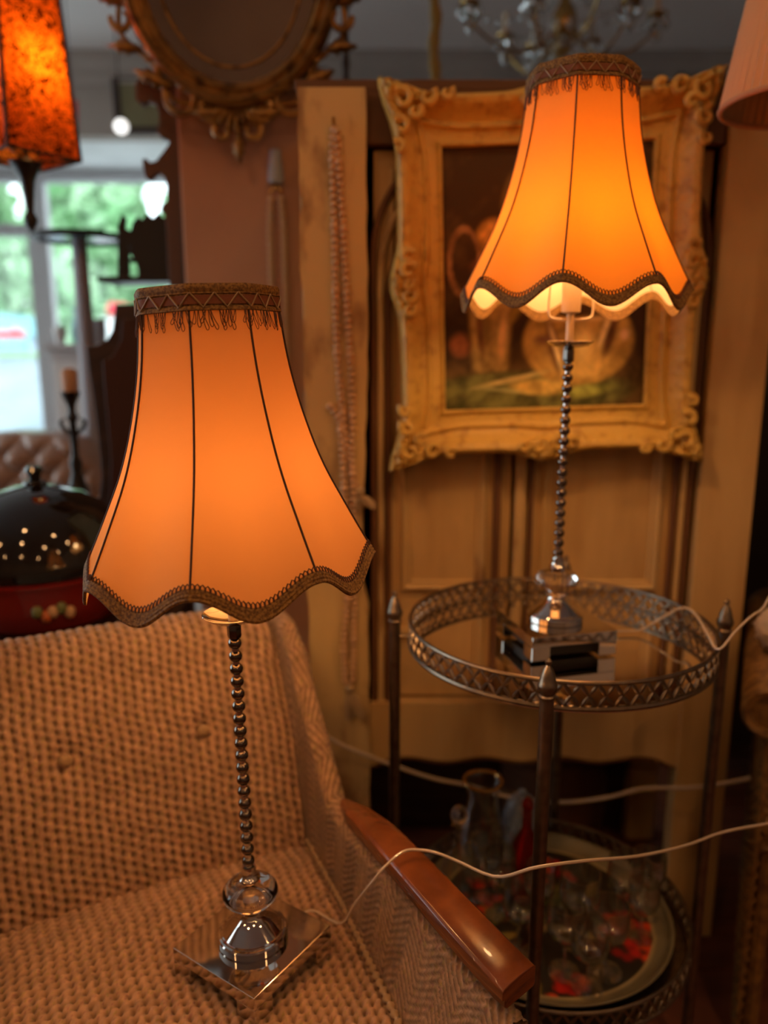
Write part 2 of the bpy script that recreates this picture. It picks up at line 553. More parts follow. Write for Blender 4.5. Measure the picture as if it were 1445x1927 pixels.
def table_lamp(label, loc, rot, yaw, off, shade_m, bulb_m, cord_pts, size=1.0, shade_tilt=(0, 0)):
    t = thing('table_lamp', label, 'lamp', loc, rot)
    t.scale = (size,) * 3
    # square plinth with notched sides
    h, W = .036, .132
    b = MB()
    b.box((0, 0, h - .008), (W, W, .016))
    for sx in (-1, 1):
        for sy in (-1, 1):
            b.box((sx * (W / 2 - .014), sy * (W / 2 - .014), .010), (.028, .028, .020))
    o = b.build('base', M['chrome'], t, smooth=False, bevel=.0008)
    o.rotation_euler = (0, 0, yaw)
    MB().box((0, 0, .0095), (W - .030, W - .030, .017)).build('notch_shade_block', M['black'], t, smooth=False).rotation_euler = (0, 0, yaw)  # added dark block standing in for the shade inside the base notches
    MB().lathe([(0, h), (.0400, h), (.0415, h + .0015), (.0415, h + .0095), (.0400, h + .011), (.0375, h + .0112), (.0365, h + .0125), (.0350, h + .0128), (.0290, h + .018),
                (.0215, h + .0245), (.0150, h + .030), (.0122, h + .034), (.0118, h + .037), (0, h + .037)], 48).build('foot', M['chrome'], t, angle=28)
    MB().lathe([(0, .0735), (.0140, .0735), (.0150, .0755), (.0145, .0780), (.0190, .0808), (.0265, .0863), (.0315, .0922), (.0330, .0974), (.0315, .1024), (.0265, .1072), (.0180, .1108), (.0100, .1122), (0, .1122)], 40).build('crystal_ball', M['crystal'], t, angle=180)
    MB().lathe([(0, .1124), (.0105, .1124), (.0128, .1147), (.0128, .1175), (.0100, .1205), (.0085, .124), (.0088, .127), (.0078, .132), (0, .132)], 24).build('collar', M['chrome'], t)
    MB().lathe([(0, .130), (.0042, .130), (.0042, .434), (0, .434)], 12).build('stem', M['chrome'], t)
    bd = MB().sphere((0, 0, 0), (.0076, .0076, .0070), 16, 10).build('bead', M['smoky'], data_only=True, angle=180)
    for k in range(19):
        inst('bead', bd, t, (0, 0, .1385 + k * .01495))
    MB().lathe([(0, .414), (.0070, .414), (.0078, .417), (.0078, .431), (.006, .434), (0, .434)], 6).build('hex_nut', M['smoky'], t)
    MB().lathe([(0, .4335), (.010, .4335), (.026, .4365), (.033, .442), (.0335, .4425), (.033, .443), (.026, .4385), (.010, .4355), (0, .4355)], 40).build('drip_dish', M['chrome'], t)
    MB().lathe([(0, .4355), (.0055, .4355), (.0055, .480), (.013, .482), (.0135, .520), (.0125, .528), (0, .528)], 20).build('socket', M['porcelain'], t)
    hp = spline([(-.029, 0, .520), (-.031, 0, .486), (-.026, 0, .474), (0, 0, .472), (.026, 0, .474), (.031, 0, .486), (.029, 0, .520)], 22)
    MB().tube(hp, .0018, 8).build('shade_carrier', M['porcelain'], t)
    MB().lathe([(0, .526), (.011, .528), (.018, .545), (.026, .562), (.028, .577), (.025, .592), (.017, .604), (0, .610)], 20).build('bulb', bulb_m, t, angle=180)
    # shade
    na, nt_ = 128, 26
    ts = np.linspace(0, 1, nt_)
    P = np.array([[shade_point(2 * PI * i / na + off, q, off) for q in ts[::-1]] for i in range(na)])
    sh = MB().grid(P, cu=True).build('shade', shade_m, t, angle=180)
    for k in range(8):
        ph = off + k * PI / 4
        MB().tube([shade_point(ph, q, off, grow=.0006) for q in np.linspace(.02, .985, 24)], .0011, 6).build('seam', M['seam'], sh)
    # scalloped lower braid: a band, woven ridges and small picots along its upper edge
    na = 320
    tr = MB()
    rows = [(.966, .0004), (.968, .0020), (.975, .0026), (.980, .0019), (.986, .0027), (.992, .0019), (.998, .0028), (1.005, .0020), (1.008, -.0008), (.99, -.0012), (.966, -.0004)]
    tr.grid(np.array([[shade_point(2 * PI * i / na + off, q, off, grow=g) for q, g in rows][::-1] for i in range(na)]), cu=True)
    tr.build('lower_braid', M['braid'], sh)
    pc = MB()
    npic = 216
    for i in range(npic):
        a0 = off + 2 * PI * (i + .5) / npic
        wd = 2 * PI / npic * .42
        pc.tube([shade_point(a0 - wd, .968, off, grow=.002), shade_point(a0 - wd, .957, off, grow=.002), shade_point(a0, .951, off, grow=.002),
                 shade_point(a0 + wd, .957, off, grow=.002), shade_point(a0 + wd, .968, off, grow=.002)], .0007, 4)
    tag(pc.build('picot_edge', M['loop'], sh), kind='stuff')
    # upper band
    na = 128
    rows = [(-.012, -.002), (-.012, .002), (-.004, .0034), (.010, .0030), (.016, .0024), (.020, .0032), (.024, .0022), (.060, .0018), (.066, .0030), (.075, .0030), (.077, .0003)]

    def tp(ph, q, g):
        x, y, z = shade_point(ph, max(q, 0), off, grow=g)
        return (x, y, z + (-q * .3 if q < 0 else 0))
    MB().grid(np.array([[tp(2 * PI * i / na, q, g) for q, g in rows][::-1] for i in range(na)]), cu=True).build('upper_band', M['braid'], sh)
    MB().grid(np.array([[tp(2 * PI * i / na, q, .0030) for q in (.026, .056)][::-1] for i in range(na)]), cu=True).build('rust_strip', M['braid_red'], sh)
    nz = 20
    for i in range(nz):
        a0 = 2 * PI * i / nz
        pth = [tp(a0 + 2 * PI / nz * f, .018 + .048 * (1 - abs(2 * f - 1)), .0036) for f in np.linspace(0, 1, 9)]
        MB().tube(pth, .0008, 5).build('zigzag_cord', M['gold_thread'], sh)
    loops = []
    for k in range(3):
        L_ = .0125 + .003 * k
        sw = (-.002, .0015, .003)[k]
        pth = spline([(0, 0, .001), (-.0010 + sw * .4, -.0004, -L_ * .5), (-.0016 + sw, -.0006, -L_ * .85), (sw, -.0006, -L_), (.0016 + sw, -.0006, -L_ * .85), (.0010 + sw * .4, -.0004, -L_ * .5), (0, 0, .001)], 13)
        loops.append(MB().tube(pth, .00038, 4).build('fringe_loop', M['loop'], data_only=True))
    for i in range(nz):
        for k, fr in enumerate((.18, .30, .42, .54, .66, .80)):
            a0 = 2 * PI * (i + fr + rnd.uniform(-.04, .04)) / nz
            p = tp(a0, .076, .0022)
            inst('fringe_loop', loops[(i + k) % 3], sh, p, (R(-4), rnd.uniform(-.2, .2), a0 + PI / 2))
    piv = Vector((0, 0, .50))
    sh.rotation_euler = (shade_tilt[0], shade_tilt[1], 0)
    sh.location = piv - Euler((shade_tilt[0], shade_tilt[1], 0)).to_matrix() @ piv + Vector((0, 0, shade_tilt[2] if len(shade_tilt) > 2 else 0))
    inv = (Matrix.Translation(loc) @ Euler(rot).to_matrix().to_4x4() @ Matrix.Scale(size, 4)).inverted()
    pts = [inv @ Vector(p) for p in cord_pts]
    MB().tube(spline(pts, 90), .0023, 7, flat=.75).build('cord', M['cord'], t)
    return t


c1 = [(-.118, .890, .466), (-.095, .900, .470), onz(640, 1738, .500), onz(668, 1700, .545), onz(700, 1660, .590), onz(725, 1630, .614), onz(760, 1602, .619), onz(795, 1600, .619), onz(825, 1606, .622), at(860, 1620, .80), at(935, 1650, .775), at(1010, 1632, .74),
      at(1100, 1620, .76), at(1200, 1611, .82), at(1290, 1591, .88), at(1360, 1566, .92), at(1450, 1549, .95), at(1540, 1535, .97), (.66, .90, .30), (.70, .84, .02), (.95, .70, .004), (1.4, .60, .004)]
table_lamp('chrome table lamp with peach scalloped shade standing on the woven armchair seat', (-.1615, .828, .4545), (0, R(-1.1), 0), R(-35), R(-1.7), M['shade_1'], M['bulb_1'], c1, 1.035, (R(-1.0), R(-1.6), .006))
c2 = [(.325, 1.120, .780), (.36, 1.135, .776), onz(1205, 1185, .777), onz(1245, 1163, .795), onz(1280, 1145, .812), onz(1305, 1152, .812), onz(1330, 1190, .812), onz(1352, 1222, .815), onz(1385, 1187, .835), onz(1430, 1150, .855), onz(1500, 1135, .85), (.62, .80, .45), (.66, .74, .03), (.95, .55, .004), (1.4, .45, .004)]
table_lamp('chrome table lamp with amber scalloped shade standing on the round trolley', (.256, 1.10, .7725), (0, R(.3), 0), R(-6) + R(20), R(-17.7), M['shade_2'], M['bulb_2'], c2, 1.0, (R(-1.2), 0, .009))


# ------------------------------------------------------------------ armchair
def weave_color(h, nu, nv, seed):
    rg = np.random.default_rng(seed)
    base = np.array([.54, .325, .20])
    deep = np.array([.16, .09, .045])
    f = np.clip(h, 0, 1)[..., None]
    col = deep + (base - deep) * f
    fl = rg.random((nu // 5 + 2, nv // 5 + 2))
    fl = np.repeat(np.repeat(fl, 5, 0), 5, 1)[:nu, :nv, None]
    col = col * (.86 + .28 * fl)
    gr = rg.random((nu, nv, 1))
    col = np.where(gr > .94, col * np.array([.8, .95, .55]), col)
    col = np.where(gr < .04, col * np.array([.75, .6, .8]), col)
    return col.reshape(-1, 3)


def woven(S, qu, qv, pu, pv, amp, style, seed, name, parent, flip=False):
    """S: (nu,nv,3) surface points with arc lengths qu, qv; displaced along normals by the weave."""
    du = np.gradient(S, axis=0)
    dv = np.gradient(S, axis=1)
    n = np.cross(du, dv)
    n /= np.linalg.norm(n, axis=-1, keepdims=True) + 1e-12
    if flip:
        n = -n
    U, V = np.meshgrid(qu, qv, indexing='ij')
    rg = np.random.default_rng(seed)
    wob = .0012 * np.sin(V * 37 + 1.3) + .0010 * np.sin(V * 91 + U * 9)
    U2 = U + wob
    V2 = V + .0014 * np.sin(U * 43) + .0009 * np.sin(U * 130 + V * 17)
    if style == 'bobble':
        col = np.floor(U2 / pu)
        ph = np.where(col % 2 == 0, 0, .5)
        knot = np.abs(np.sin(PI * (V2 / pv + ph)))
        ridge = .55 + .45 * np.sqrt(np.abs(np.sin(PI * U2 / pu)))
        edge = np.round(U2 / pu)
        du = (U2 / pu - edge) / .24
        dv = ((V2 / pv + np.where(edge % 2 == 0, .25, .75)) % 1 - .5) / .27
        h = ridge * (.68 + .32 * knot ** .6) - .85 * np.exp(-(du ** 2 + dv ** 2))
        h = h * (.85 + .3 * rg.random((int(U.max() / pu) + 3, 400))[np.clip(col.astype(int), 0, None) % (int(U.max() / pu) + 3), np.floor(V2 / pv + ph).astype(int) % 400])
    else:
        tri = np.abs(((U2 / (pu * 6)) % 1) * 2 - 1) * 3
        h = .5 + .5 * np.sin(2 * PI * (V2 / pv + tri))
        h = h * (.6 + .4 * np.abs(np.sin(PI * U2 / pu)))
    h += rg.normal(0, .05, h.shape)
    P = S + n * (h[..., None] - .5) * amp
    mb = MB()
    mb.grid(P[:, ::-1] if flip else P)
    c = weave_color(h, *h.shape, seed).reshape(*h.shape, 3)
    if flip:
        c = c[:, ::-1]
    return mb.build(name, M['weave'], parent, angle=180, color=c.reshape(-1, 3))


def round_profile(q, half, r, h):
    """Arc-length q from one lower edge up, over and down: returns lateral position and drop."""
    arc = r * PI / 2
    L = [h - r, arc, 2 * (half - r), arc, h - r]
    c = np.cumsum([0] + L)
    x = np.interp(q, [c[0], c[1]], [-half, -half])
    z = np.interp(q, [c[0], c[1]], [-h, -r])
    m = (q > c[1]) & (q <= c[2])
    a = (q - c[1]) / r
    x = np.where(m, -half + r - r * np.cos(a), x)
    z = np.where(m, -r + r * np.sin(a), z)
    m = (q > c[2]) & (q <= c[3])
    x = np.where(m, -half + r + (q - c[2]), x)
    z = np.where(m, 0, z)
    m = (q > c[3]) & (q <= c[4])
    a = (q - c[3]) / r
    x = np.where(m, half - r + r * np.sin(a), x)
    z = np.where(m, -r + r * np.cos(a), z)
    m = q > c[4]
    x = np.where(m, half, x)
    z = np.where(m, -r - (q - c[4]), z)
    return x, z


CH_O = (-.351, .960, 0)
CH_A = R(27.5)
SEAT_Z = .452


def chair_local(p):
    ca, sa = math.cos(CH_A), math.sin(CH_A)
    dx, dy = p[0] - CH_O[0], p[1] - CH_O[1]
    return Vector((dx * ca + dy * sa, -dx * sa + dy * ca, p[2]))


def armchair():
    t = thing('armchair', 'tan woven wool armchair with varnished wooden arms holding a lamp on its seat', 'armchair', CH_O, (0, 0, CH_A))
    # seat cushion
    half, r, h = .264, .022, .09
    qL = 2 * (h - r) + r * PI + 2 * (half - r)
    nu, nv = 300, 270
    q = np.linspace(0, qL, nu)
    x, zx = round_profile(q, half, r, h)
    qy = np.linspace(0, .60, nv)
    yb = .03
    arc = r * PI / 2
    Ltop = .53 - r
    y = np.where(qy < Ltop, yb - qy, yb - Ltop - r * np.sin(np.clip((qy - Ltop) / r, 0, PI / 2)))
    zy = np.where(qy < Ltop, 0, -(r - r * np.cos(np.clip((qy - Ltop) / r, 0, PI / 2))) - np.clip(qy - Ltop - arc, 0, None))
    XX = x[:, None] * (1 - .36 * np.clip(-y, 0, None))[None, :]
    YY = np.repeat(y[None, :], nu, 0)
    ZZ = SEAT_Z - .004 + np.maximum(zx[:, None] + zy[None, :], -h) + .012 * np.clip(1 - (XX / half) ** 2, 0, 1) * np.clip(1 - ((YY + .24) / .27) ** 2, 0, 1) - .010 * np.clip((YY + .05) / .08, 0, 1)
    ZZ -= .008 * np.exp(-(((XX - .1) / .12) ** 2 + ((YY + .205) / .12) ** 2))
    S = np.stack([XX, YY, ZZ], -1)
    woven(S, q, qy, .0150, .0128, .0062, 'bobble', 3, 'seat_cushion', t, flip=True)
    # backrest, front over the top and down behind
    pr = spline([(0, .012, .36), (0, .010, .44), (0, .030, .53), (0, .062, .63), (0, .098, .72), (0, .113, .765), (0, .132, .788), (0, .160, .795), (0, .188, .775), (0, .196, .72), (0, .190, .5), (0, .175, .25)], 420)
    d = np.concatenate([[0], np.cumsum(np.linalg.norm(np.diff(pr, axis=0), axis=1))])
    nv = 330
    s = np.linspace(0, d[-1], nv)
    by, bz = np.interp(s, d, pr[:, 1]), np.interp(s, d, pr[:, 2])
    nu = 300
    qx = np.linspace(0, .60, nu)
    u = qx / .60 * 2 - 1
    wz = .256 + .0 * bz
    corner = np.clip((np.abs(u) - .86) / .14, 0, 1)
    XX = u[:, None] * wz[None, :]
    top = np.clip((bz - .60) / .2, 0, 1)[None, :]
    ZZ = np.repeat(bz[None, :], nu, 0) - (corner ** 2)[:, None] * .035 * top
    YY = np.repeat(by[None, :], nu, 0) - .012 * (u ** 2)[:, None] + .004
    for bxl, bzl in ((-.235, .64), (-.072, .64), (.122, .64)):
        g = np.exp(-(((XX - bxl) / .022) ** 2 + ((ZZ - bzl) / .022) ** 2)) * (np.arange(nv) < nv * .55)[None, :]
        YY += .009 * g
    S = np.stack([XX, YY, ZZ], -1)
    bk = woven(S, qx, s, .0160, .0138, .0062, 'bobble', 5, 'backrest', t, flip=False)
    for bxl in (-.235, -.072, .122):
        MB().sphere((bxl, .063 - .012 * (bxl / .256) ** 2 + .004, .64), (.0095, .006, .0095), 14, 8).build('button', M['weave'], bk, color=np.array([.42, .27, .14]), angle=180)
    # side panels
    for sgn in (1, -1):
        nb, nz_ = 300, 60
        yy = np.linspace(.19, -.50, nb)
        ztop = np.interp(yy, [-.5, -.30, -.13, -.09, -.065, -.03, .015, .045, .09, .14, .19], [.532, .550, .545, .555, .583, .630, .682, .735, .768, .775, .770])
        xb = np.interp(yy, [-.5, -.37, -.16, 0, .19], [.212, .226, .250, .262, .262])
        xt = np.interp(yy, [-.5, -.25, -.05, .08, .19], [.268, .258, .256, .254, .252])
        zb = .30
        f = np.linspace(0, 1, nz_)
        zz = np.interp(f, [0, .35, 1], [0, .35, 1])[None, :] * (ztop - zb)[:, None] + zb
        seatf = np.clip((zz - .44) / np.maximum(ztop - .44, .02)[:, None], 0, 1)
        xx = xb[:, None] + (xt - xb)[:, None] * seatf ** .8
        S = np.stack([sgn * xx, np.repeat(yy[:, None], nz_, 1), zz], -1)
        # roll the upper edge over to the outside
        k = 26
        a = np.linspace(0, PI, k)[1:]
        rr = np.interp(yy, [-.5, 0, .1, .19], [.016, .015, .015, .014])
        ex = xt[:, None] + rr[:, None] * (1 - np.cos(a))[None, :]
        ez = ztop[:, None] + rr[:, None] * np.sin(a)[None, :]
        E_ = np.stack([sgn * ex, np.repeat(yy[:, None], k - 1, 1), ez], -1)
        dz = np.linspace(0, 1, 30)[1:]
        oz = ztop[:, None] - (ztop[:, None] - .24) * dz[None, :]
        ox = (xt + 2 * rr)[:, None] + 0 * dz[None, :]
        O_ = np.stack([sgn * ox, np.repeat(yy[:, None], 29, 1), oz], -1)
        S = np.concatenate([S, E_, O_], 1)
        # resample across evenly
        dd = np.concatenate([[0], np.cumsum(np.linalg.norm(np.diff(S[nb // 2], axis=0), axis=1))])
        qv = np.linspace(0, dd[-1], 190)
        S2 = np.stack([np.stack([np.interp(qv, dd, S[i, :, k_]) for k_ in range(3)], -1) for i in range(nb)], 0)
        woven(S2, .19 - yy, qv, .0115, .0095, .0045, 'chevron', 9, 'side_panel', t, flip=(sgn > 0))
        MB().tube([(sgn * (b_ - .002), y_, .450) for y_, b_ in zip(np.linspace(.0, -.5, 240), np.interp(np.linspace(0, -.5, 240), [-.5, -.37, -.16, 0], [.213, .227, .251, .263]))], [.0042 + .0016 * math.sin(k * 1.1) for k in range(240)], 8).build('piping', M['weave'], t, color=np.array([.42, .28, .16]), angle=180)
        # wooden arm
        cl = [(645, 1503, .566), (675, 1525, .585), (712, 1556, .598), (762, 1607, .606), (830, 1680, .605), (895, 1750, .600), (945, 1803, .594), (978, 1838, .588)]
        loc = [chair_local(onz(*p)) for p in cl]
        if sgn < 0:
            loc = [Vector((-p.x, p.y, p.z)) for p in loc]
        path = spline(loc, 60)
        wd = np.interp(np.linspace(0, 1, 60), [0, .12, .3, .7, 1], [.007, .017, .022, .0245, .026])
        th = np.interp(np.linspace(0, 1, 60), [0, .2, .5, .9, 1], [.020, .027, .029, .030, .026])
        rows = []
        for i, p in enumerate(path):
            tg = path[min(i + 1, 59)] - path[max(i - 1, 0)]
            tg[2] = 0
            tg /= np.linalg.norm(tg)
            sd = np.array([tg[1], -tg[0], 0]) * -1
            W_, T_ = wd[i], th[i]
            sec = [(-1, -.12), (-.86, -.02), (-.5, .03), (0, .05), (.5, .03), (.86, -.02), (1, -.12), (1, -.86), (.9, -1), (-.72, -1), (-.86, -.86), (-.86, -.55), (-1, -.5)]
            rows.append([p + sd * a * W_ + np.array([0, 0, 1]) * b_ * T_ for a, b_ in sec])
        mb = MB()
        mb.grid(np.array(rows), cv=True)
        n = len(rows[0])
        mb.f.append(tuple(range(n)))
        mb.f.append(tuple(59 * n + i for i in range(n))[::-1])
        mb.build('armrest', M['armwood'], t, bevel=.0018, angle=50)
    MB().box((0, -.15, .325), (.50, .62, .09)).build('seat_frame', M['dark'], t, smooth=False, bevel=.004)
    for x_, y_ in ((-.24, -.42), (.24, -.42), (-.24, .12), (.24, .12)):
        MB().lathe([(0, 0), (.013, 0), (.020, .30), (0, .30)], 14, (x_, y_, 0)).build('leg', M['armwood'], t)


armchair()


# ------------------------------------------------------------------ round trolley
TC = (.264, 1.11)
TZ = .765
SZ = .285
TR = .224


def gallery(t, z, cross_me):
    """Pierced rim round a tier: two rings and the crosses between them."""
    def ring(zz, rr):
        return [(TR * math.cos(a), TR * math.sin(a), zz) for a in np.linspace(0, 2 * PI, 96, endpoint=False)]
    MB().tube(ring(z + .036, 0), .0030, 8, closed=True).build('upper_ring', M['pewter'], t)
    MB().tube(ring(z + .002, 0), .0042, 8, closed=True).build('lower_ring', M['pewter'], t)
    n = 66
    for k in range(n):
        a = 2 * PI * k / n
        inst('gallery_cross', cross_me, t, (TR * math.cos(a), TR * math.sin(a), z + .019), (0, 0, a + PI / 2))


def trolley():
    t = thing('serving_trolley', 'round pewter metal serving trolley with mirrored top and pierced gallery rims', 'trolley', (TC[0], TC[1], 0))
    cr = MB()
    for sg in (1, -1):
        for e in (1, -1):
            cr.tube([(0, 0, 0), (e * .0028, 0, sg * e * .0040), (e * .0056, 0, sg * e * .0082), (e * .0084, 0, sg * e * .0125), (e * .0106, 0, sg * e * .0155)], [.0012, .0026, .0029, .0024, .0012], 6)
    cr = cr.build('gallery_cross', M['pewter'], data_only=True)
    for z in (TZ, SZ):
        gallery(t, z, cr)
        MB().lathe([(0, z - .004), (TR - .001, z - .004), (TR - .001, z + .004), (0, z + .004)], 96).build('mirror_top' if z == TZ else 'lower_shelf', M['mirror'] if z == TZ else M['pewter'], t)
    for x, y in ((-.066, -.239), (-.247, .030), (.2475, -.012), (.066, .239)):
        p = MB().lathe([(0, .055), (.0085, .055), (.0088, .80), (.0088, TZ + .022), (0, TZ + .022)], 18, (x, y, 0)).build('post', M['pewter'], t)
        z = TZ + .022
        MB().lathe([(0, z), (.0085, z), (.0105, z + .003), (.0105, z + .005), (.0085, z + .007), (.0098, z + .010), (.0122, z + .015), (.0122, z + .020), (.0105, z + .023), (.0092, z + .030),
                    (.0065, z + .038), (.0035, z + .043), (.0028, z + .0445), (.0042, z + .047), (.0042, z + .050), (.002, z + .0525), (0, z + .053)], 20, (x, y, 0)).build('finial', M['pewter'], p)
        for zz in (TZ, SZ):
            dx, dy = x / math.hypot(x, y), y / math.hypot(x, y)
            MB().tube([(dx * (TR - .003), dy * (TR - .003), zz + .002), (x, y, zz + .002)], .004, 8).build('bracket', M['pewter'], t)
        cs = MB().lathe([(0, .04), (.006, .04), (.006, .056), (0, .056)], 10, (x, y, 0)).build('caster_stem', M['pewter'], t)
        MB().lathe([(0, -.008), (.020, -.008), (.024, -.004), (.024, .004), (.020, .008), (0, .008)], 20, (x, y, .024), axis='y').build('caster_wheel', M['black'], t)


trolley()

# ------------------------------------------------------------------ things on the lower shelf
SHZ = SZ + .0045


def painted_tray():
    t = thing('painted_tray', 'round black tray painted with red fruit and green leaves on the lower trolley shelf', 'tray', (TC[0], TC[1], SHZ))
    nr, na = 60, 180
    rr = np.concatenate([np.linspace(.001, .170, nr - 8), np.array([.176, .184, .190, .196, .200, .201, .199, .195])])
    zz = np.concatenate([np.full(nr - 8, .004), np.array([.0045, .006, .010, .015, .019, .021, .021, .018])])
    a = np.linspace(0, 2 * PI, na, endpoint=False)
    P = np.stack([rr[None, :] * np.cos(a)[:, None], rr[None, :] * np.sin(a)[:, None], np.repeat(zz[None, :], na, 0)], -1)
    X, Y = P[..., 0], P[..., 1]
    col = np.full(P.shape, 1.0) * np.array([.018, .014, .010])
    rg = np.random.default_rng(4)

    def blob(cx, cy, rx, ry, rot, c, soft=.25):
        ca, sa = math.cos(rot), math.sin(rot)
        u = ((X - cx) * ca + (Y - cy) * sa) / rx
        v = (-(X - cx) * sa + (Y - cy) * ca) / ry
        f = np.clip((1 - np.sqrt(u * u + v * v)) / soft, 0, 1)[..., None]
        col[:] = col * (1 - f) + np.array(c) * f
    for k in range(26):
        an = rg.uniform(0, 2 * PI)
        d = rg.uniform(.02, .16)
        blob(d * math.cos(an), d * math.sin(an), rg.uniform(.018, .035), rg.uniform(.007, .013), rg.uniform(0, PI), [(.16, .15, .03), (.30, .22, .05), (.07, .10, .025)][k % 3])
    for cx, cy in ((.118, -.060), (.0, -.145), (-.10, .05), (.03, .10), (-.13, -.03), (.140, -.025), (-.05, .12)):
        for k in range(16):
            q = rg.uniform(0, 2 * PI)
            d = rg.uniform(0, .042)
            blob(cx + d * math.cos(q), cy + d * math.sin(q), .011, .011, 0, [(.60, .02, .012), (.75, .07, .015), (.32, .01, .01)][k % 3], .5)
    col[(rr > .173)[None, :].repeat(na, 0)] = (.20, .17, .10)
    col[((rr > .169) & (rr < .175))[None, :].repeat(na, 0)] = (.42, .33, .16)
    MB().grid(P, cu=True).build('tray_top', M['tray'], t, color=col.reshape(-1, 3), angle=180)
    MB().lathe([(0, 0), (.172, 0), (.188, .004), (.202, .020), (.201, .021)], 90).build('tray_underside', M['black'], t)


painted_tray()

GL = SHZ + .0045


def goblet(prof, m, name, label, cat, x, y, z=GL, group=None, n=26):
    t = thing(name, label, cat, (x, y, z), group=group)
    return t


def stem_glass(x, y, hh, rb, label, z=GL + .001):
    t = thing('stem_glass', label, 'glass', (x, y, z), group='stemmed glasses on the lower trolley shelf')
    MB().lathe([(0, 0), (rb * .8, 0), (rb * .8, .0015), (.006, .005), (0, .005)], 24).build('foot', M['glass'], t)
    MB().lathe([(0, .0045), (.0045, .005), (.0032, .012), (.0032, hh * .40), (.006, hh * .44), (0, hh * .45)], 14).build('stem', M['glass'], t)
    o = [(0, hh * .445), (rb * .55, hh * .48), (rb * .92, hh * .60), (rb, hh * .75), (rb * .93, hh)]
    i = [(r_ - .0012, z_ + (.0012 if k < 3 else 0)) for k, (r_, z_) in enumerate(o)][::-1]
    i[-1] = (0, hh * .46)
    MB().lathe(o + i, 26).build('bowl', M['glass'], t, angle=70)


gl = [(1060, 1830, .118, .030, 'stem glass just right of the trolley post and nearest the tray edge'),
      (1215, 1720, .112, .027, 'stem glass beside the yellow leaf at the rear edge of the tray'),
      (1085, 1775, .125, .033, 'wide bowled stem glass just right of the front trolley post'),
      (1140, 1830, .115, .030, 'stem glass nearest the painted red berries at the front of the tray'),
      (1170, 1745, .125, .029, 'tall stem glass at the rear right of the tray'),
      (1205, 1765, .100, .025, 'small stem glass at the far right of the glass cluster'),
      (1105, 1860, .105, .029, 'frontmost stem glass on the painted tray'),
      (975, 1790, .115, .028, 'stem glass just left of the front trolley post'),
      (938, 1722, .115, .027, 'stem glass beside the outer edge of the wooden arm'),
      (915, 1690, .110, .027, 'leftmost stem glass on the painted tray'),
      (950, 1672, .105, .026, 'stem glass directly below the dip of the clear cord'),
      (1012, 1742, .110, .026, 'stem glass hidden behind the front trolley post')]
for px, py, hh, rb, lb in gl:
    p = onz(px, py, GL)
    stem_glass(p.x, p.y, hh, rb, lb)


def lower_props():
    # jug with gilt rim
    p = onz(925, 1600, SHZ)
    p = Vector((.100, 1.225, SHZ + .022))
    t = thing('glass_jug', 'clear glass jug with wide gilt rim at the back of the lower shelf', 'jug', (.172, 1.213, GL + .001))
    o = [(0, 0), (.032, 0), (.040, .02), (.042, .07), (.030, .12), (.026, .15), (.033, .178)]
    MB().lathe(o + [(r_ - .0015, z_ + .001) for r_, z_ in o[1:]][::-1] + [(0, .002)], 26).build('body', M['glass'], t, angle=70)
    MB().tube([(.0325 * math.cos(a), .0325 * math.sin(a), .178) for a in np.linspace(0, 2 * PI, 30, endpoint=False)], .0035, 8, closed=True).build('gilt_rim', M['brass'], t)
    MB().tube(spline([(.028, 0, .158), (.062, 0, .150), (.066, 0, .10), (.040, 0, .055)], 16), .004, 8).build('handle', M['glass'], t)
    t = thing('ceramic_jar', 'blue-grey ceramic jar with round lid behind the stem glasses', 'jar', (.248, 1.25, GL + .001))
    MB().lathe([(0, 0), (.026, 0), (.034, .03), (.034, .085), (.026, .11), (0, .11)], 24).build('body', M['bluegrey'], t)
    MB().lathe([(0, .1105), (.027, .1105), (.020, .122), (.006, .126), (.008, .136), (0, .139)], 20).build('lid', M['bluegrey'], t)
    t = thing('red_bottle', 'red glass bottle close behind the front trolley post', 'bottle', (.238, 1.150, GL + .001))
    MB().lathe([(0, 0), (.020, 0), (.022, .004), (.022, .10), (.009, .13), (.008, .165), (.010, .168), (0, .168)], 20).build('body', M['redglass'], t)
    MB().lathe([(0, .1685), (.007, .1685), (.010, .174), (.006, .184), (0, .186)], 14).build('stopper', M['redglass'], t)
    t = thing('decanter', 'clear glass decanter with ball stopper left of the gilt rimmed jug', 'decanter', (.123, 1.125, GL + .001))
    MB().lathe([(0, 0), (.026, 0), (.030, .01), (.028, .08), (.010, .115), (.0095, .150), (.013, .153), (.010, .1535), (0, .1535)], 20).build('body', M['glass'], t)
    MB().sphere((0, 0, .170), .0155, 14, 9).build('stopper', M['crystal'], t, angle=180)


lower_props()


# dark lidded basket on the floor beyond the trolley, and the two flexes strung low behind
def floor_basket():
    c = Vector((.42, 1.75, 0))
    t = thing('lidded_basket', 'dark red-brown round basket standing on the floor under the cream cabinet', 'basket', c)
    b = MB()
    for k in range(16):
        rr = .105 + .018 * math.sin(PI * k / 15)
        b.tube([(rr * math.cos(a), rr * math.sin(a), .012 + k * .017) for a in np.linspace(0, 2 * PI, 28, endpoint=False)], .0098, 6, closed=True)
    b.lathe([(0, .003), (.11, .003), (.11, .26), (.0, .262)], 24)
    bm_ = mat('dark_brown_cane', (.11, .042, .018), .5)
    b.build('body', bm_, t)
    MB().lathe([(0, .272), (.118, .272), (.118, .285), (.09, .300), (.03, .312), (0, .314)], 28).build('lid', bm_, t)


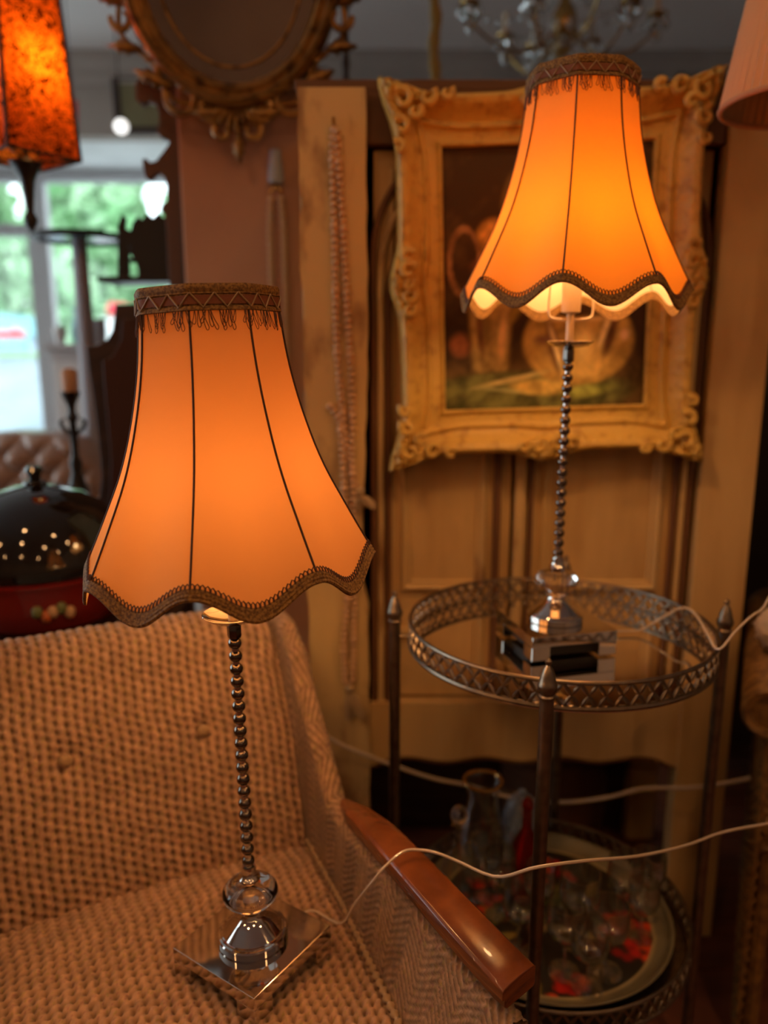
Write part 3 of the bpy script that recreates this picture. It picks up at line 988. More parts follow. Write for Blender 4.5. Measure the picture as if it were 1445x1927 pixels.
floor_basket()
tag(MB().tube(spline([at(600, 1375, 1.34), at(640, 1400, 1.34), at(700, 1425, 1.35), at(760, 1447, 1.36), at(820, 1466, 1.37), at(880, 1478, 1.38), at(960, 1500, 1.385), at(1050, 1510, 1.385), at(1140, 1501, 1.38), at(1210, 1484, 1.37), at(1300, 1482, 1.36),
                      at(1360, 1474, 1.35), at(1412, 1464, 1.34)], 90), .0040, 7).build('extension_cord', M['cord']),
    'pale flex strung low across the dark gap under the cream cabinet', 'cord')


# ------------------------------------------------------------------ cream cabinet
CX0, CX1, CY, CZ0, CZ1 = -.165, .772, 1.60, .30, 1.706


def moulding(mb, x0, x1, z0, z1, y, wd, dp):
    """Picture-frame moulding lying on plane y, sticking out towards -y."""
    prof = [(0, 0), (.15, -.7), (.35, -1), (.55, -.75), (.7, -.35), (.85, -.5), (1, 0)]
    cs = [(x0, z0), (x1, z0), (x1, z1), (x0, z1)]
    ins = [(1, 1), (-1, 1), (-1, -1), (1, -1)]
    P = np.array([[(c[0] + i[0] * wd * p, y + dp * d, c[1] + i[1] * wd * p) for p, d in prof] for c, i in zip(cs, ins)])
    mb.grid(P[:, ::-1], cu=True)


def cabinet():
    t = thing('cabinet', 'tall worn cream painted cabinet with panelled doors behind the framed painting', 'cabinet', (.269, 1.42, .135))
    t.scale = (.8875,) * 3
    ox = (CX0 + CX1) / 2

    def bx(name, x0, x1, y0, y1, z0, z1, m='cream', bv=.003, parent=None):
        return MB().box(((x0 + x1) / 2 - ox, (y0 + y1) / 2 - CY, (z0 + z1) / 2), (x1 - x0, y1 - y0, z1 - z0)).build(name, M[m], parent or t, smooth=False, bevel=bv)
    bx('back_panel', CX0 + .02, CX1 - .02, 2.0, 2.02, -.150, CZ1 - .02, 'dark')  # lower part added: hides the daylit wall so the gap underneath stays dark
    bx('side_panel', CX0, CX0 + .02, 1.62, 2.02, CZ0, CZ1 - .02)
    bx('side_panel', CX1 - .02, CX1, 1.62, 2.02, CZ0, CZ1 - .02)
    bx('bottom_board', CX0 + .02, CX1 - .02, 1.64, 2.0, CZ0 + .01, CZ0 + .03, 'dark')
    bx('top_board', CX0 - .004, CX1 + .004, 1.592, 2.03, CZ1 - .02, CZ1, 'groove')
    # left stile with a chipped wavy edge
    L = []
    zs = np.linspace(-.151, CZ1 - .02, 46)
    rg = random.Random(3)
    lx = [(CX0 + rg.uniform(0, .007), z) for z in zs]
    rx = [(CX0 + .132 - .012 * max(0, math.cos((z - .75) * 4.2)) * (1 if z > .7 else 0) + rg.uniform(-.002, .002), z) for z in zs]
    poly = [(p[0] - ox, p[1]) for p in lx] + [(p[0] - ox, p[1]) for p in rx[::-1]]
    st = MB().prism(poly, -.028, .02).build('stile', M['cream'], t, smooth=False)
    bx('stile', CX1 - .115, CX1, CY - .022, CY + .02, -.151, CZ1 - .02, 'cream2')
    # dark recess with arched carved mouldings on both sides of the doors
    for sx, x0 in ((1, CX0 + .135), (-1, CX1 - .118)):
        for k, (dx, zz, m) in enumerate(((.010, 1.47, 'groove'), (.024, 1.43, 'cream'), (.040, 1.38, 'groove'))):
            pth = [(x0 + sx * dx - ox, .0, CZ0 + .06), (x0 + sx * dx - ox, .0, zz - .25), (x0 + sx * dx - ox, .0, zz - .08), (x0 + sx * (dx + .015) - ox, 0, zz), (x0 + sx * (dx + .06) - ox, 0, zz + .08)]
            MB().tube(spline(pth, 30), .007, 8).build('arched_moulding', M[m], t)
    bx('top_rail', CX0 + .13, CX1 - .115, CY - .012, CY + .02, CZ1 - .115, CZ1 - .02, 'groove')
    # doors
    mid = .275
    for x0, x1 in ((CX0 + .145, mid - .004), (mid + .004, CX1 - .128)):
        d = bx('door', x0, x1, CY + .012, CY + .034, CZ0 + .145, CZ1 - .12, 'cream2')
        pb = MB()
        moulding(pb, x0 + .055 - ox, x1 - .05 - ox, .69, CZ1 - .17, .012, .026, .012)
        pb.build('panel_moulding', M['cream'], d, smooth=False)
        MB().box(((x0 + x1) / 2 - ox, .006, .60), (x1 - x0 - .02, .014, .016)).build('rail_strip', M['cream'], d, smooth=False, bevel=.003)
        for xx in (x0 + .035, x1 - .028):
            MB().box((xx - ox, .008, (CZ0 + CZ1) / 2), (.012, .014, CZ1 - CZ0 - .31)).build('bead_strip', M['cream'], d, smooth=False, bevel=.004)
    for xx, ww, m in ((mid - .035, .014, 'groove'), (mid + .012, .022, 'cream'), (mid + .036, .009, 'groove')):
        bx('meeting_strip', xx - ww / 2, xx + ww / 2, CY - .008, CY + .012, CZ0 + .15, CZ1 - .13, m)
    # bottom rail with shaped lower edge and a brown bead under it
    zs = []
    n = 40
    for i in range(n + 1):
        f = i / n
        x = CX0 + .13 + f * (CX1 - .115 - CX0 - .13)
        zs.append((x - ox, CZ0 + .012 * math.sin(f * PI * 4) ** 2 + (.05 * max(0, 1 - min(f, 1 - f) / .06) * -.3)))
    poly = zs + [(CX1 - .115 - ox, CZ0 + .14), (CX0 + .13 - ox, CZ0 + .14)]
    MB().prism(poly, -.016, .018).build('bottom_rail', M['cream2'], t, smooth=False)
    MB().tube([(p[0], -.012, p[1] - .004) for p in zs], .006, 6).build('lower_bead', M['groove'], t)
    for x0, x1 in ((CX0 + .02, CX0 + .10), (CX1 - .085, CX1 - .01)):
        for y0 in (1.625, 1.95):
            MB().box(((x0 + x1) / 2 - ox, y0 + .025 - CY, (.30 - .152) / 2), (x1 - x0, .05, .452)).build('leg', M['cream2'], t, smooth=False, bevel=.004)


cabinet()


# ------------------------------------------------------------------ bead garlands
BEAD = [MB().sphere((0, 0, 0), (.0068, .0068, .0056), 10, 7).build('bead', M['bead'], data_only=True, angle=180),
        MB().sphere((0, 0, 0), (.0082, .0082, .0085), 10, 7).build('bead', M['bead'], data_only=True, angle=180)]


def strand(t, pts, o, k=0, step=.0118):
    P = spline(pts, 400)
    d = np.concatenate([[0], np.cumsum(np.linalg.norm(np.diff(P, axis=0), axis=1))])
    n = int(d[-1] / step)
    for i in range(n):
        s = (i + .5) * step
        inst('bead', BEAD[1 if (i % 9 == 4) else k], t, [float(np.interp(s, d, P[:, j])) - o[j] for j in range(3)])
    MB().tube([tuple(p - np.array(o)) for p in P[::8]], .0009, 4).build('string', M['jute'], t)


def tassel(t, p, o, lean, ln=.075):
    q = Vector(p) - Vector(o)
    tb = MB().sphere(q, (.010, .010, .011), 12, 8).build('tassel_knot', M['jute'], t, angle=180)
    b = MB()
    rg = random.Random(5)
    for k in range(26):
        a = rg.uniform(0, 2 * PI)
        e = q + Vector((lean + rg.uniform(-.020, .020), rg.uniform(-.012, .004), -ln * rg.uniform(.8, 1.05)))
        m_ = (q + e) / 2 + Vector((.008 * math.cos(a), -.003, .0))
        b.tube(spline([q + Vector((.004 * math.cos(a), .004 * math.sin(a), -.006)), m_, e], 6), .0016, 4)
    tag(b.build('tassel', M['jute'], t), kind='stuff')


def garlands():
    Y = 1.388
    o = at(628, 235, Y)
    t = thing('bead_garland', 'long wooden bead garland with jute tassels hanging on the cream cabinet side', 'garland', o)
    MB().tube([Vector((0, .014, .004)), Vector((0, 0, .004)), Vector((0, -.006, .010))], .003, 6).build('hook', M['brass'], t)
    strand(t, [at(628, 236, Y), at(626, 300, Y), at(630, 450, Y), at(634, 650, Y), at(650, 820, Y), at(672, 925, Y)], o)
    strand(t, [at(634, 240, Y - .002), at(645, 420, Y), at(655, 600, Y), at(662, 720, Y), at(664, 900, Y - .003), at(668, 1050, Y), at(666, 1180, Y), at(664, 1290, Y)], o)
    strand(t, [at(618, 760, Y), at(640, 800, Y), at(648, 930, Y - .003), at(655, 1100, Y), at(648, 1200, Y), at(650, 1290, Y)], o)
    tassel(t, at(676, 925, Y), o, .012, .03)
    tassel(t, at(658, 1295, Y), o, .010, .06)
    Y = 1.80 - .010
    o = at(519, 345, Y)
    t = thing('bead_garland', 'double strand wooden bead garland under a frosted glass cup on the pink pillar', 'garland', o)
    MB().lathe([(0, 0), (.016, 0), (.018, .01), (.012, .065), (.010, .068), (.008, .066), (0, .02)], 18).build('glass_cup', M['grey'], t)
    strand(t, [at(510, 368, Y), at(508, 420, Y), at(509, 480, Y), at(512, 560, Y), at(520, 700, Y)], o, 1, .0155)
    strand(t, [at(528, 368, Y), at(533, 420, Y), at(535, 480, Y), at(537, 560, Y), at(540, 760, Y)], o, 1, .0155)
    MB().tube([Vector((0, .010, .0)), Vector((0, 0, -.004)), Vector((-.014, 0, -.02))], .003, 6).build('hook', M['brass'], t)
    MB().tube([Vector((0, 0, -.004)), Vector((.014, 0, -.02))], .003, 6).build('hook', M['brass'], t)


garlands()


# ------------------------------------------------------------------ framed painting
def fbm(X, Y, seed, oct_=4):
    rg = np.random.default_rng(seed)
    out = 0
    for k in range(oct_):
        a = rg.uniform(0, 2 * PI, 4)
        f = 9 * 2 ** k
        out = out + (np.sin(X * f + a[0] + 1.7 * np.sin(Y * f * .7 + a[1])) * np.sin(Y * f * 1.1 + a[2] + 1.3 * np.sin(X * f * .8 + a[3]))) / 1.7 ** k
    return out


def painting():
    W, H = .612, .722
    cw, ch = .398, .492
    t = thing('framed_painting', 'still life of jugs in an ornate cream gilt frame hung on the cabinet doors', 'painting', (.2805, 1.391, 1.3225), (R(1.0), R(-1.8), 0))
    t.scale = (.8875,) * 3
    # canvas
    nx, ny = 150, 186
    X, Y = np.meshgrid(np.linspace(-.5, .5, nx), np.linspace(-.5, .5, ny), indexing='ij')
    Xa, Ya = X * cw, Y * ch
    n1 = fbm(X * 1.5, Y * 1.5, 1)
    col = np.array([.030, .016, .008])[None, None] + np.clip(n1, 0, 2)[..., None] * np.array([.016, .012, .004])
    col = col + np.clip(Y[..., None] - .1, 0, 1) * np.array([.03, .025, .008])

    def put(f, c, mod=.35, seed=2):
        nonlocal col
        f = np.clip(f, 0, 1)[..., None]
        cc = np.array(c) * (1 + mod * np.clip(fbm(X * 2.2, Y * 2.2, seed), -1, 1))[..., None]
        col = col * (1 - f) + cc * f

    def ell(cx, cy, rx, ry, soft=.2, rot=0):
        ca, sa = math.cos(rot), math.sin(rot)
        u = ((X - cx) * ca + (Y - cy) * sa) / rx
        v = (-(X - cx) * sa + (Y - cy) * ca) / ry
        return np.clip((1 - np.sqrt(u * u + v * v)) / soft, 0, 1)

    def taper(cx, y0, y1, w0, w1, soft=.02):
        f = np.clip((Y - y0) / (y1 - y0), 0, 1)
        wd = w0 + (w1 - w0) * f
        return np.clip((wd - np.abs(X - cx)) / soft, 0, 1) * np.clip((Y - y0) / .02, 0, 1) * np.clip((y1 - Y) / .02, 0, 1)
    # table top
    put(np.clip((-.30 - Y) / .05, 0, 1), (.055, .035, .014), .5, 3)
    put(ell(-.1, -.44, .6, .10), (.07, .07, .025), .5, 4)
    # round bowl on the right
    put(ell(.17, -.24, .29, .19, .10), (.26, .17, .05), .3, 5)
    put(taper(.17, -.40, -.20, .10, .28, .04), (.30, .20, .065), .3, 6)
    put(ell(.17, -.10, .25, .05, .3), (.05, .03, .012))
    put(ell(.05, -.26, .04, .15, .6, .3), (.07, .03, .015))
    put(ell(.33, -.22, .03, .13, .6, -.35), (.07, .035, .016))
    put(ell(.19, -.24, .07, .10, .8), (.42, .31, .12), .2)
    put(ell(.06, -.27, .018, .13, .6, .35), (.45, .36, .18), .2)
    put(ell(.30, -.20, .02, .09, .6, -.4), (.45, .36, .18), .2)
    put(ell(.17, -.155, .20, .012, .6), (.40, .30, .13), .3)
    # jug on the left
    put(taper(-.27, -.36, -.04, .10, .125, .03), (.21, .15, .055), .4, 8)
    put(ell(-.27, .06, .12, .05, .3), (.06, .03, .014))
    put(taper(-.27, -.02, .14, .10, .05, .03), (.17, .10, .035), .4, 9)
    put(ell(-.32, -.20, .022, .14, .7, .12), (.10, .05, .025))
    put(ell(-.21, -.22, .03, .12, .7, -.1), (.46, .32, .14), .2)
    put(ell(-.25, .17, .10, .08, .5), (.36, .20, .05), .6, 10)
    ring = ell(-.40, .08, .085, .14, .01) - ell(-.395, .08, .062, .11, .01)
    put(ring, (.16, .09, .04))
    # leaves and flowers
    for cx, cy, a, c in ((-.06, -.02, .5, (.22, .15, .03)), (-.12, -.08, 1.0, (.16, .12, .03)), (.02, -.03, -.4, (.12, .10, .025)), (.10, .02, .8, (.24, .17, .04)), (.26, .0, 2.2, (.10, .08, .02)),
                         (-.12, .28, 2.1, (.20, .11, .02)), (-.18, .34, 1.2, (.07, .05, .015)), (.30, .10, .3, (.14, .09, .02))):
        put(ell(cx, cy, .11, .035, .5, a), c, .5, 11)
    # knife, cloth, fruit on the table
    put(ell(-.16, -.385, .24, .014, .6, .16), (.34, .28, .12), .2)
    put(ell(-.18, -.43, .20, .010, .6, -.10), (.20, .20, .09), .2)
    put(ell(-.02, -.42, .17, .04, .5, -.06), (.34, .24, .07), .4, 12)
    put(ell(.22, -.44, .15, .035, .5, .1), (.14, .15, .04), .5, 13)
    put(ell(-.42, -.24, .07, .06, .6), (.18, .07, .03), .4)
    put(ell(.40, -.22, .03, .03, .6), (.36, .25, .14), .2)
    put(ell(.0, -.23, .06, .022, .6), (.14, .08, .05), .2)
    col = 2.6 * col ** 1.15
    P = np.stack([Xa, 0 * Xa + .004 + .0008 * n1 * 0, Ya], -1)
    MB().grid(P).build('canvas', M['oil'], t, color=col.reshape(-1, 3), angle=180)
    MB().box((0, .010, 0), (cw + .01, .006, ch + .01)).build('backing', M['dark'], t, smooth=False)
    # frame: each side a swept carved length, mitred at the corners
    pr = [(0, -.001), (.02, -.012), (.06, -.012), (.10, -.006), (.30, -.008), (.34, -.016), (.40, -.016), (.44, -.011), (.50, -.013), (.62, -.022), (.76, -.036), (.88, -.040), (.96, -.034), (1.0, -.016), (1.0, .012)]
    pp = np.array(pr)
    fine = np.linspace(0, 1, 56)
    idx = np.linspace(0, len(pp) - 1, 56)
    pa = np.interp(idx, np.arange(len(pp)), pp[:, 0])
    pdp = np.interp(idx, np.arange(len(pp)), pp[:, 1])
    hw, hh = cw / 2, ch / 2
    for side in range(4):
        La = hw if side % 2 == 0 else hh
        n = 150
        u = np.linspace(-1, 1, n)
        A = La + .100
        rows = []
        dcor = (1 - np.abs(u)) * A
        cor = np.exp(-(dcor / .050) ** 2)
        cen = np.exp(-((u * A) / .052) ** 2)
        width = .088 + .030 * cor + .018 * cen
        S = np.zeros((n, 56, 3))
        for j in range(56):
            wv = width * pa[j]
            along = u * (La + wv)
            out = (hh if side % 2 == 0 else hw) + wv
            orn = (cor * 1.0 + cen * .9) * np.clip((pa[j] - .45) / .2, 0, 1)
            rel = (np.sin(along * 190 + pa[j] * 9 + 2.2 * np.sin(pa[j] * 14 + along * 60)) * np.sin(pa[j] * 22 + 1.8 * np.sin(along * 120)))
            dep = pdp[j] - orn * (.008 + .011 * rel) - .0012 * np.sin(along * 260) * (.62 < pa[j] < .8)
            if side == 0:
                S[:, j] = np.stack([along, dep, -out], -1)
            elif side == 2:
                S[:, j] = np.stack([-along, dep, out], -1)
            elif side == 1:
                S[:, j] = np.stack([out, dep, along], -1)
            else:
                S[:, j] = np.stack([-out, dep, -along], -1)
        sd = MB().grid(S[:, ::-1]).build('frame_side', M['gilt'], t, angle=180)
    # raised corner and centre ornaments: curled leaves
    def curl(c, s, a0, turns, r0, m, hgt, par):
        pth = []
        rad = []
        for k in range(18):
            f = k / 17
            a = a0 + s * turns * 2 * PI * f
            q = r0 * (1 - .8 * f)
            pth.append((c[0] + q * math.cos(a), -.044 - hgt * f, c[1] + q * math.sin(a)))
            rad.append(.0085 * (1 - .45 * f))
        MB().tube(pth, rad, 7).build('carved_scroll', M[m], par)
    cx, cz = hw + .074, hh + .074
    for sx in (-1, 1):
        for sz in (-1, 1):
            for dx, dz, r0 in ((0, 0, .020), (-.045, .004, .016), (.004, -.045, .016), (-.022, -.020, .013), (-.08, .008, .011), (.008, -.08, .011)):
                curl((sx * (cx + dx), sz * (cz + dz)), sx * sz, PI / 4 * (1 if dx < dz else 3), .9, r0, 'gilt', .004, t)
    for c in ((0, cz - .004), (0, -cz + .004), (cx - .004, 0), (-cx + .004, 0)):
        hor = abs(c[0]) < .01
        for e, r0 in ((-.048, .013), (-.022, .016), (0, .012), (.022, .016), (.048, .013)):
            curl((c[0] + (e if hor else 0), c[1] + (0 if hor else e)), 1 if e > 0 else -1, .6, .9, r0, 'gilt', .005, t)


painting()


# ------------------------------------------------------------------ oval rococo mirror
def oval_mirror():
    Y = 1.70
    c = at(430, -62, Y)
    t = thing('oval_mirror', 'oval mirror in a dark gold rococo frame hanging on the pink pillar', 'mirror', c, (R(9), 0, 0))
    a_, b_ = .176, .205

    def ell(k, off, y):
        return [((a_ + off) * math.cos(q), y, (b_ + off) * math.sin(q)) for q in np.linspace(0, 2 * PI, k, endpoint=False)]
    n = 90
    P = np.array([ell(n, o, y) for o, y in ((-a_ + .001, 0), (-.02, 0), (.0, 0))]).transpose(1, 0, 2)
    P[:, 0] = (0, 0, 0)
    MB().grid(P, cu=True).build('mirror_glass', mat('dim_mirror_glass', (.30, .24, .21), .04, 1), t)
    MB().tube(ell(n, -.032, -.004), .0028, 6, closed=True).build('inner_bead', M['rococo'], t)
    rows = [(-.004, 0), (.002, -.012), (.010, -.018), (.016, -.012), (.020, -.014), (.030, -.030), (.040, -.022), (.044, -.006), (.044, .012), (-.004, .012)]
    P = np.array([ell(n, o, y) for o, y in rows]).transpose(1, 0, 2)
    MB().grid(P, cu=True, cv=True).build('oval_rim', M['rococo'], t, angle=60)

    def scroll(cx, cz, r0, a0, turn, sgn, th=.007):
        pth, rad = [], []
        for k in range(26):
            f = k / 25
            q = r0 * (1 - .68 * f)
            an = a0 + sgn * turn * 2 * PI * f
            pth.append((cx + q * math.cos(an), -.006 - .012 * f, cz + q * math.sin(an)))
            rad.append(th * (.7 + .5 * math.sin(PI * min(1, f * 1.3))) * (1 - .3 * f))
        MB().tube(pth, rad, 8).build('carved_scroll', M['rococo'], t)

    def leafy(x0, z0, x1, z1, wd):
        d = Vector((x1 - x0, 0, z1 - z0))
        nrm = Vector((-d.z, 0, d.x)).normalized()
        P = []
        for k in range(9):
            f = k / 8
            p = Vector((x0, -.008 - .014 * math.sin(PI * f), z0)) + d * f
            w_ = wd * math.sin(PI * (f * .9 + .08)) * (1 + .25 * math.sin(f * 22))
            P.append([p + nrm * w_ + Vector((0, .008, 0)), p + nrm * w_ * .4, p - Vector((0, .004, 0)), p - nrm * w_ * .4, p - nrm * w_ + Vector((0, .008, 0)), p + Vector((0, .012, 0))])
        P = np.array([[list(v) for v in r_] for r_ in P])
        MB().grid(P, cv=True).build('carved_leaf', M['rococo'], t, angle=180)

    def rim(ang, off):
        return ((a_ + off) * math.cos(R(ang)), (b_ + off) * math.sin(R(ang)))
    for s in (-1, 1):
        for ang, r0, a0, tn in ((-62, .040, 20, .85), (-78, .030, 80, .8), (-42, .028, -10, .8), (-20, .026, 10, .7), (0, .030, 40, .8), (22, .026, 10, .8), (48, .035, -30, .8), (70, .04, 10, .8)):
            x, z = rim(ang, .054)
            scroll(s * x, z, r0, R(a0) if s > 0 else PI - R(a0), tn, -s)
        for ang, an2, o1, o2, wd in ((-86, -66, .055, .075, .014), (-55, -38, .05, .085, .015), (-34, -26, .048, .105, .013), (-15, -8, .045, .10, .012), (8, 26, .05, .09, .014), (35, 55, .05, .09, .015), (60, 85, .055, .10, .014)):
            x0, z0 = rim(ang, o1)
            x1, z1 = rim(an2, o2)
            leafy(s * x0, z0, s * x1, z1, wd)
    MB().tube([((a_ + .058 + .012 * math.sin(11 * q)) * math.cos(q), -.002, (b_ + .058 + .012 * math.sin(11 * q)) * math.sin(q)) for q in np.linspace(0, 2 * PI, 150, endpoint=False)], .0055, 7, closed=True).build('pierced_border', M['rococo'], t)
    # shell pendant under the oval
    for k in range(-3, 4):
        leafy(.006 * k, -b_ - .042, .022 * k, -b_ - .105 + abs(k) * .012, .008)
    leafy(0, -b_ - .09, 0, -b_ - .150, .013)
    for s in (-1, 1):
        scroll(s * .030, -b_ - .085, .022, R(60) if s > 0 else R(120), .8, -s)
    MB().box((0, .045, b_ * .4), (.04, .07, .03)).build('hanging_block', M['dark'], t, smooth=False)


oval_mirror()


# ------------------------------------------------------------------ chandelier
def chandelier():
    c = at(1062, 46, 2.55)
    t = thing('chandelier', 'brass chandelier hung with clear crystal drops under the ceiling', 'chandelier', c)
    ztop = ZC - c.z
    MB().lathe([(0, ztop), (.05, ztop), (.045, ztop - .02), (.012, ztop - .035), (0, ztop - .035)], 20).build('ceiling_rose', M['brass'], t)
    ln = []
    MB().tube([(0, 0, ztop - .03), (0, 0, .14)], .005, 8).build('chain', M['brass'], t)
    MB().lathe([(0, .15), (.012, .14), (.02, .12), (.012, .10), (.016, .06), (.034, .03), (.04, .0), (.03, -.03), (.012, -.05), (.022, -.07), (.03, -.09), (.018, -.115), (.006, -.13), (.010, -.145), (0, -.155)], 22).build('column', M['brass'], t)
    drop = MB().lathe([(0, -.038), (.010, -.030), (.0140, -.020), (.010, -.009), (.002, 0), (0, 0)], 8).build('crystal_drop', M['drop'], smooth=False, data_only=True)
    ball = MB().sphere((0, 0, 0), .0085, 8, 6).build('crystal_bead', M['drop'], smooth=False, data_only=True)
    for k in range(8):
        a = 2 * PI * k / 8 + .13
        ca, sa = math.cos(a), math.sin(a)
        Rr = .29 if k % 2 == 0 else .20
        dz = 0 if k % 2 == 0 else -.03
        pts = spline([(.03, 0, -.02), (.10, 0, -.075 + dz), (.19 * Rr / .29, 0, -.07 + dz), (Rr - .02, 0, -.02 + dz), (Rr, 0, .03 + dz)], 22)
        arm = MB().tube([(p[0] * ca, p[0] * sa, p[2]) for p in pts], .0048, 7).build('arm', M['brass'], t)
        MB().lathe([(0, .03 + dz), (.014, .032 + dz), (.030, .040 + dz), (.031, .043 + dz), (.012, .038 + dz), (0, .038 + dz)], 16, (Rr * ca, Rr * sa, 0)).build('drip_pan', M['brass'], arm)
        MB().lathe([(0, .04 + dz), (.009, .04 + dz), (.009, .11 + dz), (0, .11 + dz)], 12, (Rr * ca, Rr * sa, 0)).build('candle_tube', M['wool'], arm)
        for q in range(5):
            b = a + q * 2 * PI / 5
            inst('crystal_drop', drop, t, (Rr * ca + .027 * math.cos(b), Rr * sa + .027 * math.sin(b), .036 + dz), (0, 0, b))
        inst('crystal_drop', drop, t, (Rr * ca, Rr * sa, .020 + dz), scale=(1.2, 1.2, 1.6))
        inst('crystal_drop', drop, t, (.10 * ca, .10 * sa, -.085 + dz), scale=(1.3, 1.3, 1.5))
        for q in range(8):       # festoon from the column to the arm end
            f = q / 7
            rr = .03 + (Rr - .05) * f
            inst('crystal_bead', ball, t, (rr * ca, rr * sa, .10 - .09 * f - .05 * math.sin(PI * f)))
    for k in range(24):
        a = 2 * PI * k / 24
        for rr_, zz_ in ((.055, -.045), (.085, -.010)):
            if (k % 2) == (rr_ < .06):
                inst('crystal_drop', drop, t, (rr_ * math.cos(a), rr_ * math.sin(a), zz_))
        if k % 2:
            continue
        inst('crystal_drop', drop, t, (.033 * math.cos(a), .033 * math.sin(a), -.092), scale=(1.1, 1.1, 1.4))
    inst('crystal_drop', drop, t, (0, 0, -.155), scale=(1.8, 1.8, 2.0))


chandelier()


# ------------------------------------------------------------------ red lantern
def lantern():
    Y = 1.75
    c = at(48, 300, Y)
    t = thing('hanging_lantern', 'glowing red square lantern printed with a black scroll pattern and dark finial', 'lantern', c, (0, 0, R(8)))
    H = .40
    rb, rt = .112, .086
    cs = [(0, -1), (1, 0), (0, 1), (-1, 0)]
    for k in range(4):
        a, b = cs[k], cs[(k + 1) % 4]
        P = np.array([[((a[0] * (1 - f) + b[0] * f) * (rb + (rt - rb) * g), (a[1] * (1 - f) + b[1] * f) * (rb + (rt - rb) * g), H * g) for g in np.linspace(0, 1, 9)] for f in np.linspace(0, 1, 9)])
        MB().grid(P).build('cloth_panel', M['lantern'], t)
        MB().tube([(a[0] * rb, a[1] * rb, -.002), (a[0] * rt, a[1] * rt, H + .002)], .0042, 6).build('corner_rib', M['seam'], t)
        for z, rr in ((0, rb), (H, rt)):
            MB().tube([(a[0] * rr, a[1] * rr, z), (b[0] * rr, b[1] * rr, z)], .0035, 6).build('edge_rail', M['seam'], t)
        MB().tube([(a[0] * rb, a[1] * rb, 0), (0, 0, -.004)], .003, 6).build('spoke', M['black'], t)
        MB().tube([(a[0] * rt, a[1] * rt, H), (0, 0, H + .004)], .003, 6).build('spoke', M['black'], t)
    MB().lathe([(0, .0), (.030, -.002), (.034, -.008), (.024, -.022), (.015, -.042), (.012, -.065), (.009, -.09), (.0075, -.105), (.011, -.110), (.015, -.120), (.013, -.130), (.006, -.140), (.003, -.146), (0, -.147)], 20).build('finial', M['black'], t)
    MB().tube([(0, 0, 0), (0, 0, H)], .004, 8).build('rod', M['black'], t)
    MB().sphere((0.02, 0, H * .45), (.022, .022, .03), 14, 9).build('bulb', M['lantern_bulb'], t, angle=180)
    MB().lathe([(0, H + .002), (.05, H + .002), (.035, H + .03), (.008, H + .05), (0, H + .05)], 16).build('cap', M['black'], t)
    MB().tube([(0, 0, H + .04), (0, 0, ZC - c.z)], .004, 8).build('chain', M['black'], t)


lantern()


# ------------------------------------------------------------------ pleated shade at the right
def pleated():
    Y = 1.20
    l_ = at(1369, 200, Y)
    rb, rt, H = .118, .076, .24
    t = thing('pendant_shade', 'unlit pleated peach lampshade hanging at the upper right edge', 'lampshade', (l_.x + rb, Y, l_.z))
    n = 110
    P = np.array([[((r_ + (.0045 if i % 2 else 0)) * math.cos(2 * PI * i / n), (r_ + (.0045 if i % 2 else 0)) * math.sin(2 * PI * i / n), z) for r_, z in ((rb, 0), ((rb + rt) / 2, H / 2), (rt, H))] for i in range(n)])
    MB().grid(P, cu=True).build('pleated_cloth', M['pleat'], t, smooth=False)
    pm = mat('peach_binding', (.55, .30, .17), .7)
    MB().tube([((rb + .001) * math.cos(q), (rb + .001) * math.sin(q), .003) for q in np.linspace(0, 2 * PI, 80, endpoint=False)], .0042, 8, closed=True).build('lower_binding', pm, t)
    MB().tube([((rt + .001) * math.cos(q), (rt + .001) * math.sin(q), H) for q in np.linspace(0, 2 * PI, 60, endpoint=False)], .0038, 8, closed=True).build('upper_binding', pm, t)
    for k in range(3):
        a = 2 * PI * k / 3
        MB().tube([(rt * math.cos(a), rt * math.sin(a), H), (0, 0, H - .01)], .0018, 6).build('spider_wire', M['brass'], t)
    MB().lathe([(0, H - .06), (.014, H - .06), (.016, H - .02), (.010, H + .01), (0, H + .01)], 16).build('lamp_holder', M['brass'], t)
    MB().tube([(0, 0, H), (0, 0, ZC - l_.z)], .003, 8).build('flex', M['cord'], t)


pleated()

# strands hanging from the ceiling behind the cabinet
p = at(650, 60, 2.15)
t = thing('twisted_rod', 'dark twisted wooden rod hanging from the ceiling above the cabinet', 'rod', (p.x, 2.15, 1.72))
L_ = ZC - 1.72
MB().tube([(0, 0, L_ * f) for f in np.linspace(0, 1, 60)], [.007 + .0045 * math.sin(f * 60) ** 2 for f in np.linspace(0, 1, 60)], 9).build('spindle', M['dark'], t)
MB().lathe([(0, -.03), (.006, -.026), (.011, -.012), (.006, 0), (0, 0)], 12).build('tip', M['dark'], t)
p = at(818, 60, 2.15)
t = thing('gold_strap', 'gold braided strap hanging from the ceiling above the painting', 'strap', (p.x, 2.15, 1.72))
MB().tube([(.003 * math.sin(f * 40), 0, L_ * f) for f in np.linspace(0, 1, 60)], [.014 + .002 * math.sin(f * 90) for f in np.linspace(0, 1, 60)], 8, flat=1.0).build('braid', mat('gold_braid', (.36, .24, .06), .6), t)
MB().box((0, 0, -.008), (.034, .012, .016)).build('end_clasp', M['brass'], t, smooth=False, bevel=.002)


